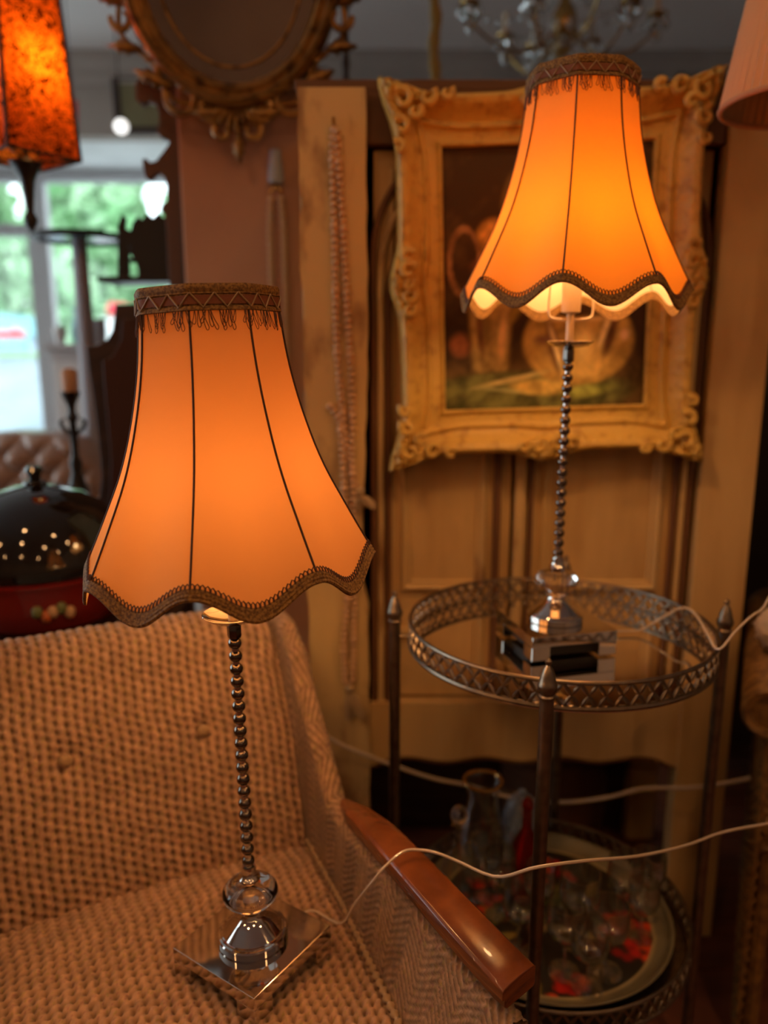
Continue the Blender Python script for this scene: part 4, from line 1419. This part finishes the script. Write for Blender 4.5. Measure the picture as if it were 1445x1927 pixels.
# ------------------------------------------------------------------ wicker chair at the right edge
def wool_ball():
    p = at(1450, 1228, 1.19)
    rg = np.random.default_rng(2)
    mb = MB()
    nu, nv = 40, 26
    th = np.linspace(.02, PI - .02, nv)
    a = np.linspace(0, 2 * PI, nu, endpoint=False)
    r_ = .040 + .0022 * rg.normal(0, 1, (nu, nv))
    P = np.stack([r_ * np.sin(th) * np.cos(a)[:, None], r_ * np.sin(th) * np.sin(a)[:, None], -r_ * np.cos(th) * np.ones((nu, 1))], -1)
    mb.grid(P, cu=True)
    o = mb.build('wool_pompom', M['wool'], angle=180)
    return o, p


def wicker_scene():
    t = thing('wicker_chair', 'honey brown wicker chair with rolled arm cut off by the right edge', 'chair', (.982, 1.26, 0), (0, 0, R(-26)))

    def panel(name, pt, nrm, nu, nv):
        mb = MB()
        us = np.linspace(0, 1, nu)
        for j in range(nv):
            v = j / (nv - 1)
            mb.tube([Vector(pt(u, v)) + Vector(nrm) * (.0045 * (1 if (i + j) % 2 else -1)) for i, u in enumerate(us)], .0056, 5)
        o = mb.build(name, M['wicker'], t)
        for i in range(0, nu, 3):
            MB().tube([pt(us[i], v) for v in np.linspace(0, 1, 10)], .0045, 5).build('stake', M['wicker'], o)
    panel('side_panel', lambda u, v: (-.275, -.27 + .56 * u, .02 + v * .59), (-1, 0, 0), 30, 52)
    panel('wing', lambda u, v: (-.275 + .02 * v, .13 + .16 * u - .03 * v, .66 + .34 * v * (.75 + .25 * u)), (-1, 0, 0), 9, 28)
    panel('backrest', lambda u, v: (-.27 + .54 * u, .29, .42 + .60 * v), (0, -1, 0), 28, 44)
    panel('seat', lambda u, v: (-.265 + .53 * u, -.27 + .55 * v, .40), (0, 0, 1), 26, 36)
    mb = MB()
    for k in range(34):
        y = -.29 + .57 * k / 33
        mb.tube([(-.275 + .036 * math.cos(q), y, .645 + .036 * math.sin(q)) for q in np.linspace(0, 2 * PI, 14, endpoint=False)], .0088, 5, closed=True)
    mb.lathe([(0, -.29), (.030, -.288), (.036, -.28), (.036, .28), (.030, .288), (0, .29)], 16, (-.275, 0, .645), axis='y')
    mb.build('rolled_arm', M['wicker'], t)
    for x, y in ((-.255, -.25), (.255, -.25), (-.255, .27), (.255, .27)):
        MB().tube([(x, y, 0), (x, y, .42)], .014, 8).build('leg', M['wicker'], t)
    bpy.context.view_layer.update()
    o, p = wool_ball()
    o.location = t.matrix_basis @ Vector((-.268, -.13, .645 + .036 + .010 + .040))
    tag(o, 'round cream wool pompom resting on the rolled wicker chair arm', 'pompom')


wicker_scene()


def added_sideboard():  # added dark bulk that covers the lit wall right of the cabinet
    t = thing('sideboard', 'dark wooden sideboard added to blacken the gap beyond the cream cabinet', 'sideboard', (1.22, 2.15, 0))
    MB().box((0, .0, .70), (.80, .42, 1.20)).build('body', M['dark'], t, smooth=False, bevel=.004)
    MB().box((0, -.01, 1.315), (.86, .46, .03)).build('top_board', M['dark'], t, smooth=False, bevel=.005)
    for x in (-.195, .195):
        d = MB().box((x, -.219, .70), (.36, .018, 1.08)).build('door', M['black'], t, smooth=False, bevel=.006)
        MB().sphere((x - .14 * (1 if x > 0 else -1), -.240, .78), .014, 12, 8).build('knob', M['brass'], d)
    for x in (-.36, .36):
        for y in (-.17, .17):
            MB().lathe([(0, 0), (.022, 0), (.03, .10), (0, .10)], 12, (x, y, 0)).build('leg', M['dark'], t)


added_sideboard()


# ------------------------------------------------------------------ left background
def domed_pot():
    c = at(92, 1190, 1.42)
    zt = c.z + .035
    s = thing('side_table', 'dark side table behind the armchair carrying the domed lacquer box', 'table', (c.x, 1.42, 0))
    MB().box((0, 0, zt - .015), (.46, .40, .03)).build('table_top', M['dark'], s, smooth=False, bevel=.004)
    for x in (-.19, .19):
        for y in (-.16, .16):
            MB().lathe([(0, 0), (.014, 0), (.020, zt - .03), (0, zt - .03)], 12, (x, y, 0)).build('leg', M['dark'], s)
    t = thing('lacquer_box', 'red lacquer box with glossy black domed lid behind the armchair', 'box', (c.x, 1.42, zt + .0005))
    MB().lathe([(0, 0), (.125, 0), (.150, .02), (.160, .06), (.163, .095), (.168, .098), (.168, .104), (.162, .106), (0, .106)], 56).build('body', M['redlac'], t)
    l_ = MB().lathe([(.0, .1065), (.160, .1065), (.163, .112), (.158, .135), (.142, .180), (.116, .215), (.080, .240), (.035, .255), (0, .258)], 64).build('lid', M['lacquer'], t, angle=60)
    MB().lathe([(0, .2575), (.022, .2575), (.020, .262), (.010, .266), (.012, .276), (.017, .282), (.012, .290), (0, .293)], 20).build('knob', M['lacquer'], l_)
    cols = [mat('painted_flower_cream', (.50, .30, .16), .4), mat('painted_leaf_green', (.14, .16, .06), .4), mat('painted_flower_rust', (.40, .10, .03), .4)]
    k = 0
    for ang, z in ((-62, .055), (-57, .060), (-66, .048), (-52, .050), (-71, .058), (-118, .055), (-124, .05)):
        a = R(ang)
        rr = .1585 + .03 * (z - .055)
        MB().sphere((rr * math.cos(a), rr * math.sin(a), z), (.010, .010, .012), 10, 6).build('flower_motif', cols[k % 3], t)
        k += 1


domed_pot()


def candelabra():
    Y = 1.80
    top = at(132, 737, Y)
    bot = at(132, 990, Y)
    s = thing('pedestal', 'low black stand holding the dark candlestick', 'stand', (top.x, Y, 0))
    MB().lathe([(0, bot.z - .02), (.066, bot.z - .02), (.066, bot.z), (0, bot.z)], 28).build('stand_top', M['black'], s)
    MB().lathe([(0, .03), (.018, .03), (.018, bot.z - .02), (0, bot.z - .02)], 12).build('column', M['black'], s)
    MB().lathe([(0, 0), (.066, 0), (.06, .03), (0, .032)], 24).build('foot', M['black'], s)
    t = thing('candlestick', 'black carved candlestick with tan candle before the bright window', 'candlestick', (top.x, Y, bot.z + .0005))
    H = top.z - bot.z
    MB().lathe([(0, 0), (.052, 0), (.050, .012), (.036, .03), (.030, .06), (.020, .10), (.012, .13), (.015, .15), (.009, .17), (.008, H - .07), (.014, H - .06), (.008, H - .045), (.010, H - .03), (.020, H - .008), (.021, H), (0, H)], 24).build('stem', M['black'], t)
    for s_ in (-1, 1):
        MB().tube(spline([(s_ * .006, 0, H - .10), (s_ * .022, 0, H - .085), (s_ * .028, 0, H - .07), (s_ * .020, 0, H - .064)], 12), [.005] * 8 + [.003] * 4, 7).build('carved_leaf', M['black'], t)
    MB().lathe([(0, H), (.018, H), (.0185, H + .044), (.012, H + .052), (0, H + .053)], 18).build('candle', M['candle'], t)


candelabra()


def tufted_chair():
    Y = 2.25
    c = at(20, 900, Y)
    t = thing('tufted_chair', 'beige leather button tufted chair before the window', 'chair', (c.x, Y, 0), (0, 0, R(-12)))
    W, z0, z1 = .30, .38, at(40, 818, Y).z
    nu, nv = 90, 80
    u = np.linspace(-1, 1, nu)[:, None]
    v = np.linspace(0, 1, nv)[None, :]
    X = u * W * (1 - .10 * v ** 4)
    Z = z0 + (z1 - z0) * v - .14 * (np.abs(u) ** 3.5) * v ** 3
    ga = (X / .105 + Z / .105)
    gb = (X / .105 - Z / .105)
    puff = np.abs(np.sin(PI * ga / 1.0) * np.sin(PI * gb / 1.0)) ** .45
    Yd = -.055 * puff * np.clip((1 - np.abs(u)) * 6, 0, 1) ** .5 * np.clip((1 - v) * 8, 0, 1) ** .5 + .10 * (v - .3) - .05 * (1 - u * u) * 0
    P = np.stack([X, Yd, Z], -1)
    B = np.stack([X, Yd * 0 + .10 * (v - .3) + .09 + 0 * X, Z], -1)
    mb = MB().grid(P)
    mb.grid(B[:, ::-1])
    e = np.concatenate([P[0], P[1:, -1], P[-1, ::-1][1:]])
    e2 = np.concatenate([B[0], B[1:, -1], B[-1, ::-1][1:]])
    mb.grid(np.stack([e, e2], 1)[:, ::-1])
    mb.build('backrest', M['leather'], t, angle=70)
    MB().box((0, -.24, .38), (.60, .50, .13)).build('seat', M['leather'], t, smooth=False, bevel=.03)
    for s in (-1, 1):
        MB().tube(spline([(s * .30, .02, .60), (s * .33, -.2, .60), (s * .34, -.40, .58), (s * .33, -.47, .52)], 20), .055, 12).build('arm_roll', M['leather'], t)
        MB().box((s * .31, -.22, .44), (.07, .46, .26)).build('arm_panel', M['leather'], t, smooth=False, bevel=.02)
        for y in (-.42, .05):
            MB().lathe([(0, 0), (.014, 0), (.024, .315), (0, .315)], 12, (s * .26, y, 0)).build('leg', M['dark'], t)
    nb = 0
    for i in range(-3, 4):
        for j in range(6):
            x = .0525 * 2 * i + (.0525 if j % 2 else 0)
            z = .42 + .105 / 2 * 2 * j * .5 + .0
            ga_, gb_ = x / .105 + z / .105, x / .105 - z / .105
            # snap to the nearest crossing of the tufting lines
            ia, ib = round(ga_), round(gb_)
            xx, zz = (ia + ib) * .105 / 2, (ia - ib) * .105 / 2
            if abs(xx) < W - .05 and z0 + .03 < zz < z1 - .06:
                vv = (zz - z0) / (z1 - z0)
                nb += 1
                MB().sphere((xx, .10 * (vv - .3) - .006, zz), (.011, .007, .011), 8, 6).build('button', M['leather'], t)


tufted_chair()


def left_dark_pieces():
    # tall dark hall seat: shaped board back, seat and legs
    Y = 1.70
    t = thing('hall_seat', 'dark wooden hall seat with shaped shouldered back beside the pillar', 'seat', (at(270, 900, Y).x, Y, 0))
    ox, oz = at(270, 900, Y).x, 0

    def q(px, py):
        p = at(px, py, Y)
        return (p.x - ox, p.z)
    px = [(352, 574), (222, 574), (220, 600), (217, 622), (207, 640), (188, 650), (168, 652), (172, 690), (180, 740), (188, 800), (194, 860), (196, 900), (190, 950), (186, 1000)]
    pl = [q(*p_) for p_ in px]
    pl += [(pl[-1][0] + .0, .42), (q(352, 1000)[0], .42)]
    MB().prism(pl, -.02, .02).build('shaped_back', M['dark'], t, smooth=False, bevel=.003)
    inner = [q(*p_) for p_ in ((345, 600), (236, 600), (234, 640), (220, 668), (200, 680), (206, 760), (216, 860), (212, 960), (345, 960))]
    MB().prism(inner, -.026, -.019).build('back_panel', mat('dark_red_leather', (.05, .016, .010), .35), t, smooth=False, bevel=.002)
    xa, xb = pl[-2][0], pl[-1][0]
    MB().box(((xa + xb) / 2, .16, .42), (abs(xb - xa), .36, .04)).build('seat_board', M['dark'], t, smooth=False, bevel=.003)
    for x in (xa + .025, xb - .025):
        for y in (.0, .31):
            MB().box((x, y, .20), (.035, .035, .40)).build('leg', M['dark'], t, smooth=False)
    # pierced black shelf on the pillar side
    Y = 1.915
    t = thing('fretwork_shelf', 'small black wall shelf with pierced crest and holes beside the pillar', 'shelf', (at(285, 470, Y).x, Y, at(285, 522, Y).z))
    ox, oz = t.location.x, t.location.z

    def q2(px_, py_):
        p = at(px_, py_, Y)
        return (p.x - ox, p.z - oz)
    # back board made of a left strip with three holes and a solid panel
    m = MB()
    poly = [q2(*p_) for p_ in ((224, 524), (224, 425), (232, 404), (240, 412), (238, 430), (248, 436), (252, 420), (262, 408), (270, 415), (278, 402), (290, 412), (300, 402), (310, 412), (322, 404), (346, 412), (346, 524), (262, 524), (262, 510), (258, 496), (250, 482), (246, 466), (246, 524))]
    MB().prism(poly, -.012, .0).build('crest_board', M['black'], t, smooth=False, bevel=.002)
    for py in (445, 478, 500):
        a = q2(246, py - 9)
        b = q2(262, py + 6)
    for (pa, pb) in (((244, 458), (266, 452)), ((246, 474), (266, 470)), ((248, 492), (268, 488))):
        a, b = q2(*pa), q2(*pb)
        MB().tube([(a[0], -.006, a[1]), (b[0], -.006, b[1])], .006, 8).build('fret_bar', M['black'], t)
    a, b = q2(190, 522), q2(346, 522)
    MB().box(((a[0] + b[0]) / 2, .03, a[1] - .006), (b[0] - a[0], .12, .012)).build('shelf_board', M['black'], t, smooth=False, bevel=.003)
    # scrolled dark board on the left flank of the pillar
    Y = 1.86
    t = thing('scrolled_panel', 'tall dark fretted wooden panel with scrolled edge on the pillar flank', 'panel', (at(310, 330, Y).x, Y, at(310, 540, Y).z))
    ox, oz = t.location.x, t.location.z
    left = [(352, 540), (322, 540), (318, 500), (316, 440), (312, 405), (304, 396), (308, 386), (316, 380), (316, 350), (312, 336), (300, 326), (292, 332), (284, 342), (276, 336), (272, 318), (270, 302), (276, 299), (284, 308), (296, 305), (306, 292),
            (318, 276), (322, 268), (306, 262), (298, 250), (302, 232), (302, 214), (294, 198), (282, 194), (268, 201), (258, 190), (257, 160), (264, 152), (280, 160), (296, 150), (300, 138), (305, 100), (310, 20), (332, 20)]
    pl = [(at(a, b, Y).x - ox, at(a, b, Y).z - oz) for a, b in left]
    MB().prism(pl, -.012, .012).build('fret_board', M['fret'], t, smooth=False, bevel=.002)
    e0, e1 = at(340, 20, Y), at(354, 540, Y)
    for k in range(46):
        f = k / 45
        p = e0.lerp(e1, f)
        MB().sphere((p.x - ox - .004, -.014, p.z - oz), (.006, .005, .0075), 8, 6).build('edge_bead', M['black'], t)


left_dark_pieces()


def window_side():
    # tall stand with round glass top, seen from below
    Y = 2.45
    c = at(148, 448, Y)
    rr = .5 * (at(226, 448, Y).x - at(70, 448, Y).x)
    t = thing('display_stand', 'tall grey display stand with round dark rimmed glass top by the window', 'stand', (c.x, Y, 0))
    MB().tube([(rr * math.cos(a), rr * math.sin(a), c.z) for a in np.linspace(0, 2 * PI, 60, endpoint=False)], .010, 8, closed=True).build('rim', M['black'], t)
    MB().lathe([(0, c.z - .003), (rr - .004, c.z - .003), (rr - .004, c.z + .003), (0, c.z + .003)], 48).build('glass_top', mat('blue_smoked_glass', (.25, .33, .50), .08, trans=.5), t)
    MB().lathe([(0, .02), (.026, .02), (.030, .9), (.022, c.z - .003), (0, c.z - .003)], 18).build('post', M['grey'], t)
    MB().lathe([(0, 0), (.15, 0), (.14, .02), (.03, .035), (0, .035)], 28).build('foot', M['grey'], t)
    # pale cabinet with odds and ends on top
    Y = 2.75
    a, b = at(92, 648, Y), at(190, 648, Y)
    t = thing('white_cupboard', 'narrow pale grey cupboard standing by the window', 'cupboard', ((a.x + b.x) / 2, Y + .15, 0))
    wd = b.x - a.x
    MB().box((0, 0, a.z / 2), (wd, .30, a.z - .03)).build('body', M['greytop'], t, smooth=False, bevel=.004)
    MB().box((0, -.005, a.z - .010), (wd + .03, .33, .022)).build('top_board', M['greytop'], t, smooth=False, bevel=.004)
    d = MB().box((-.03, -.158, a.z / 2), (wd - .09, .018, a.z - .12)).build('door', M['white'], t, smooth=False, bevel=.003)
    MB().sphere((wd * .28 - .03, -.176, a.z * .55), .012, 12, 8).build('knob', M['brass'], d)
    MB().box((wd * .5 - .022, -.156, a.z / 2), (.03, .012, a.z - .08)).build('dark_strip', M['dark'], t, smooth=False)
    zt = a.z + .0015
    v = thing('teal_vase', 'pale teal vase standing on the narrow grey cupboard', 'vase', (at(135, 620, Y).x, Y + .08, zt))
    MB().lathe([(0, 0), (.024, 0), (.032, .03), (.031, .06), (.020, .09), (.018, .11), (.026, .125), (.023, .125), (.015, .108), (0, .10)], 22).build('vase_body', M['teal'], v)
    MB().tube([(.020 * math.cos(q), .020 * math.sin(q), .109) for q in np.linspace(0, 2 * PI, 20, endpoint=False)], .003, 6, closed=True).build('neck_ring', M['white'], v)
    v = thing('grey_pot', 'squat dark grey pot on the right of the narrow cupboard', 'pot', (at(166, 620, Y).x, Y + .10, zt))
    MB().lathe([(0, 0), (.022, 0), (.026, .03), (.026, .08), (.024, .085), (.022, .08), (0, .07)], 20).build('pot_body', M['grey'], v)
    MB().lathe([(.022, .0805), (.028, .0805), (.028, .089), (.022, .089)], 20).build('pot_rim', M['grey'], v)
    v = thing('white_bowl', 'white bowl on the left of the narrow cupboard', 'bowl', (at(106, 625, Y).x, Y + .03, zt))
    MB().lathe([(0, 0), (.013, 0), (.014, .006), (.022, .035), (.026, .055), (.024, .055), (.019, .034), (0, .012)], 22).build('bowl_body', M['white'], v)
    MB().tube([(.025 * math.cos(q), .025 * math.sin(q), .055) for q in np.linspace(0, 2 * PI, 26, endpoint=False)], .002, 6, closed=True).build('bowl_rim', M['white'], v)
    # picture and globe lamp on the wall over the window
    Y = YB - .012
    a, b = at(212, 140, Y), at(318, 250, Y)
    t = thing('wall_picture', 'dark framed olive picture hanging on the wall above the window', 'picture', ((a.x + b.x) / 2, Y, (a.z + b.z) / 2), (R(4), 0, 0))
    w_, h_ = b.x - a.x, a.z - b.z
    MB().box((0, 0, 0), (w_ - .04, .01, h_ - .04)).build('mount', M['olive'], t, smooth=False)
    for cx, cz, sx, sz in ((0, h_ / 2 - .012, w_, .03), (0, -h_ / 2 + .012, w_, .03), (-w_ / 2 + .012, 0, .03, h_ - .05), (w_ / 2 - .012, 0, .03, h_ - .05)):
        MB().box((cx, -.004, cz), (sx, .022, sz)).build('frame_bar', M['dark'], t, smooth=False, bevel=.003)
    p = at(228, 238, 3.6)
    t = thing('globe_lamp', 'small lit white globe lamp hanging before the wall picture', 'lamp', p)
    MB().sphere((0, 0, 0), .030, 18, 12).build('globe', M['globe'], t, angle=180)
    MB().lathe([(0, .028), (.012, .028), (.012, .045), (0, .045)], 12).build('cap', M['black'], t)
    MB().tube([(0, 0, .04), (0, 0, ZC - p.z)], .003, 6).build('flex', M['black'], t)
    p = at(138, 222, 3.2)
    t = thing('red_pennant', 'bright red pennant hanging behind the red lantern', 'pennant', p)
    MB().prism([(-.030, .06), (.020, .06), (.012, -.06), (-.022, -.05)], -.004, .004).build('cloth', M['red'], t, smooth=False)
    MB().tube([(0, 0, .058), (0, 0, ZC - p.z)], .002, 6).build('string', M['black'], t)
    # framed picture on the back wall at the right, above the cabinet
    Y = YB - .03
    a, b = at(1278, 92, Y), at(1390, 130, Y)
    t = thing('wall_picture', 'long greenish framed picture high on the back wall behind the cabinet', 'picture', ((a.x + b.x) / 2, Y, (a.z + b.z) / 2 - .08))
    w_, h_ = b.x - a.x, a.z - b.z + .18
    MB().box((0, 0, 0), (w_ - .04, .012, h_ - .04)).build('mount', M['olive'], t, smooth=False)
    for cx, cz, sx, sz in ((0, h_ / 2 - .012, w_, .035), (0, -h_ / 2 + .012, w_, .035), (-w_ / 2 + .012, 0, .035, h_ - .06), (w_ / 2 - .012, 0, .035, h_ - .06)):
        MB().box((cx, -.006, cz), (sx, .028, sz)).build('frame_bar', M['dark'], t, smooth=False, bevel=.003)


window_side()


def outside():
    struct(MB().box((-3, 6, -.16), (32, 32, .08)).build('ground', M['paving'], smooth=False))
    struct(MB().box((-3, 14.2, -.06), (24, 5.2, .12)).build('lawn', M['turf'], smooth=False))
    # trees beyond the paving
    spots = [(-6.75, 12.6, 4.6), (-4.55, 12.4, 4.8), (-2.3, 12.6, 4.6), (-8.0, 15.2, 5.4), (-5.55, 15.4, 5.6), (-3.0, 15.2, 5.5)]
    names = ['leafy tree outside the window left of the display stand post', 'leafy tree outside the window directly behind the display stand top', 'leafy tree outside mostly hidden by the pink pillar',
             'far tree outside the window behind the red lantern', 'far tall tree outside the window between the two nearer trees', 'far tree outside the window beside the fretwork shelf']
    for k, (x, y, h) in enumerate(spots):
        t = thing('garden_tree', names[k], 'tree', (x, y, .03), group='trees outside the window')
        MB().tube([(0, 0, 0), (.03, 0, h * .3), (0, .02, h * .55)], [.09, .07, .05], 8).build('trunk', M['bark'], t)
        rg = np.random.default_rng(20 + k)
        n = 2600
        d = rg.normal(0, 1, (n, 3))
        d /= np.linalg.norm(d, axis=1, keepdims=True)
        c = d * (rg.random((n, 1)) ** .35) * np.array([1.05, .95, h * .50]) + np.array([0, 0, h * .52])
        lump = 1 + .18 * np.sin(d[:, :1] * 7 + k) * np.sin(d[:, 2:] * 6 + 2 * k)
        c = (c - np.array([0, 0, h * .52])) * lump + np.array([0, 0, h * .52])
        a = rg.normal(0, 1, (n, 3)) * .085
        b = rg.normal(0, 1, (n, 3)) * .085
        V = np.stack([c - a, c - b, c + a, c + b], 1).reshape(-1, 3)
        F = (np.arange(n)[:, None] * 4 + np.arange(4)[None, :]).tolist()
        tag(MB().add(V, F).build('foliage', M['leaf'], t, smooth=False), kind='stuff')
    # red and white shapes modelled as planters, and a low shed, seen through the panes
    gw = bpy.data.objects.new('wall_garden', None)
    COL.objects.link(gw)
    struct(gw)
    MB().box((-4.35, 8.15, .52), (2.15, .3, 1.28)).build('rendered_wall', mat('pale_blue_render', (.30, .37, .42), .7, var=((.38, .44, .47), (1, 1, 3), .4, .6)), gw, smooth=False)
    MB().box((-4.35, 8.15, 1.18), (2.25, .4, .04)).build('coping', M['turf'], gw, smooth=False)
    Y = 8.12
    c = at(14, 612, Y)
    t = thing('red_shape_trough', 'blurred red shape on the garden wall outside, modelled as a flower trough', 'planter', (c.x, Y, 1.201))
    MB().box((0, 0, .07), (.34, .18, .13)).build('box', M['teal'], t, smooth=False, bevel=.01)
    for k in range(6):
        MB().sphere((-.13 + .05 * k, rnd.uniform(-.03, .03), .17 + rnd.uniform(-.01, .02)), .055, 10, 7).build('flower', M['red'], t, angle=180)
    c = at(250, 552, 8.5)
    t = thing('red_white_shape', 'blurred red and white shape outside beside the fretwork shelf, modelled as a planter', 'planter', (c.x, 8.5, -.12))
    MB().box((0, 0, c.z / 2 - .08), (.62, .4, c.z - .12)).build('box', M['white'], t, smooth=False, bevel=.02)
    for k in range(6):
        MB().sphere((-.2 + .08 * k, rnd.uniform(-.12, .02), c.z - .10 + rnd.uniform(0, .08)), .075, 10, 7).build('flower', M['red'], t, angle=180)
    c = at(28, 560, 10.4)
    t = thing('garden_shed', 'small pale blue shed outside the window in front of the trees', 'shed', (c.x, 10.4, -.1))
    MB().box((0, 0, .75), (.62, .7, 1.5)).build('walls', mat('pale_blue_board', (.40, .48, .60), .6), t, smooth=False)
    MB().prism([(-.42, 1.50), (.42, 1.50), (0, 1.78)], -.45, .45).build('roof', M['teal'], t, smooth=False)
    MB().box((0, -.36, .65), (.34, .03, 1.2)).build('shed_door', M['white'], t, smooth=False)


outside()


# ------------------------------------------------------------------ lit ceiling downlights (behind and above the photographer)
def downlights():
    n = 0
    names = []
    rim = MB().lathe([(.040, ZC - .004), (.052, ZC - .006), (.054, ZC - .001), (.040, ZC - .001)], 24).build('rim', M['chrome'], data_only=True)
    disc = MB().lathe([(0, -.003), (.040, -.003), (.040, 0), (0, 0)], 20).build('lens', M['downlight'], data_only=True)
    for y in (-1.9, -.7, .3):
        for x in (-2.1, -.75, .55, 1.6):
            t = thing('ceiling_downlight', 'small round lit downlight set in the ceiling behind the viewer', 'downlight', (x, y, 0), group='ceiling downlights')
            inst('rim', rim, t)
            inst('lens', disc, t, (0, 0, ZC - .002))


downlights()
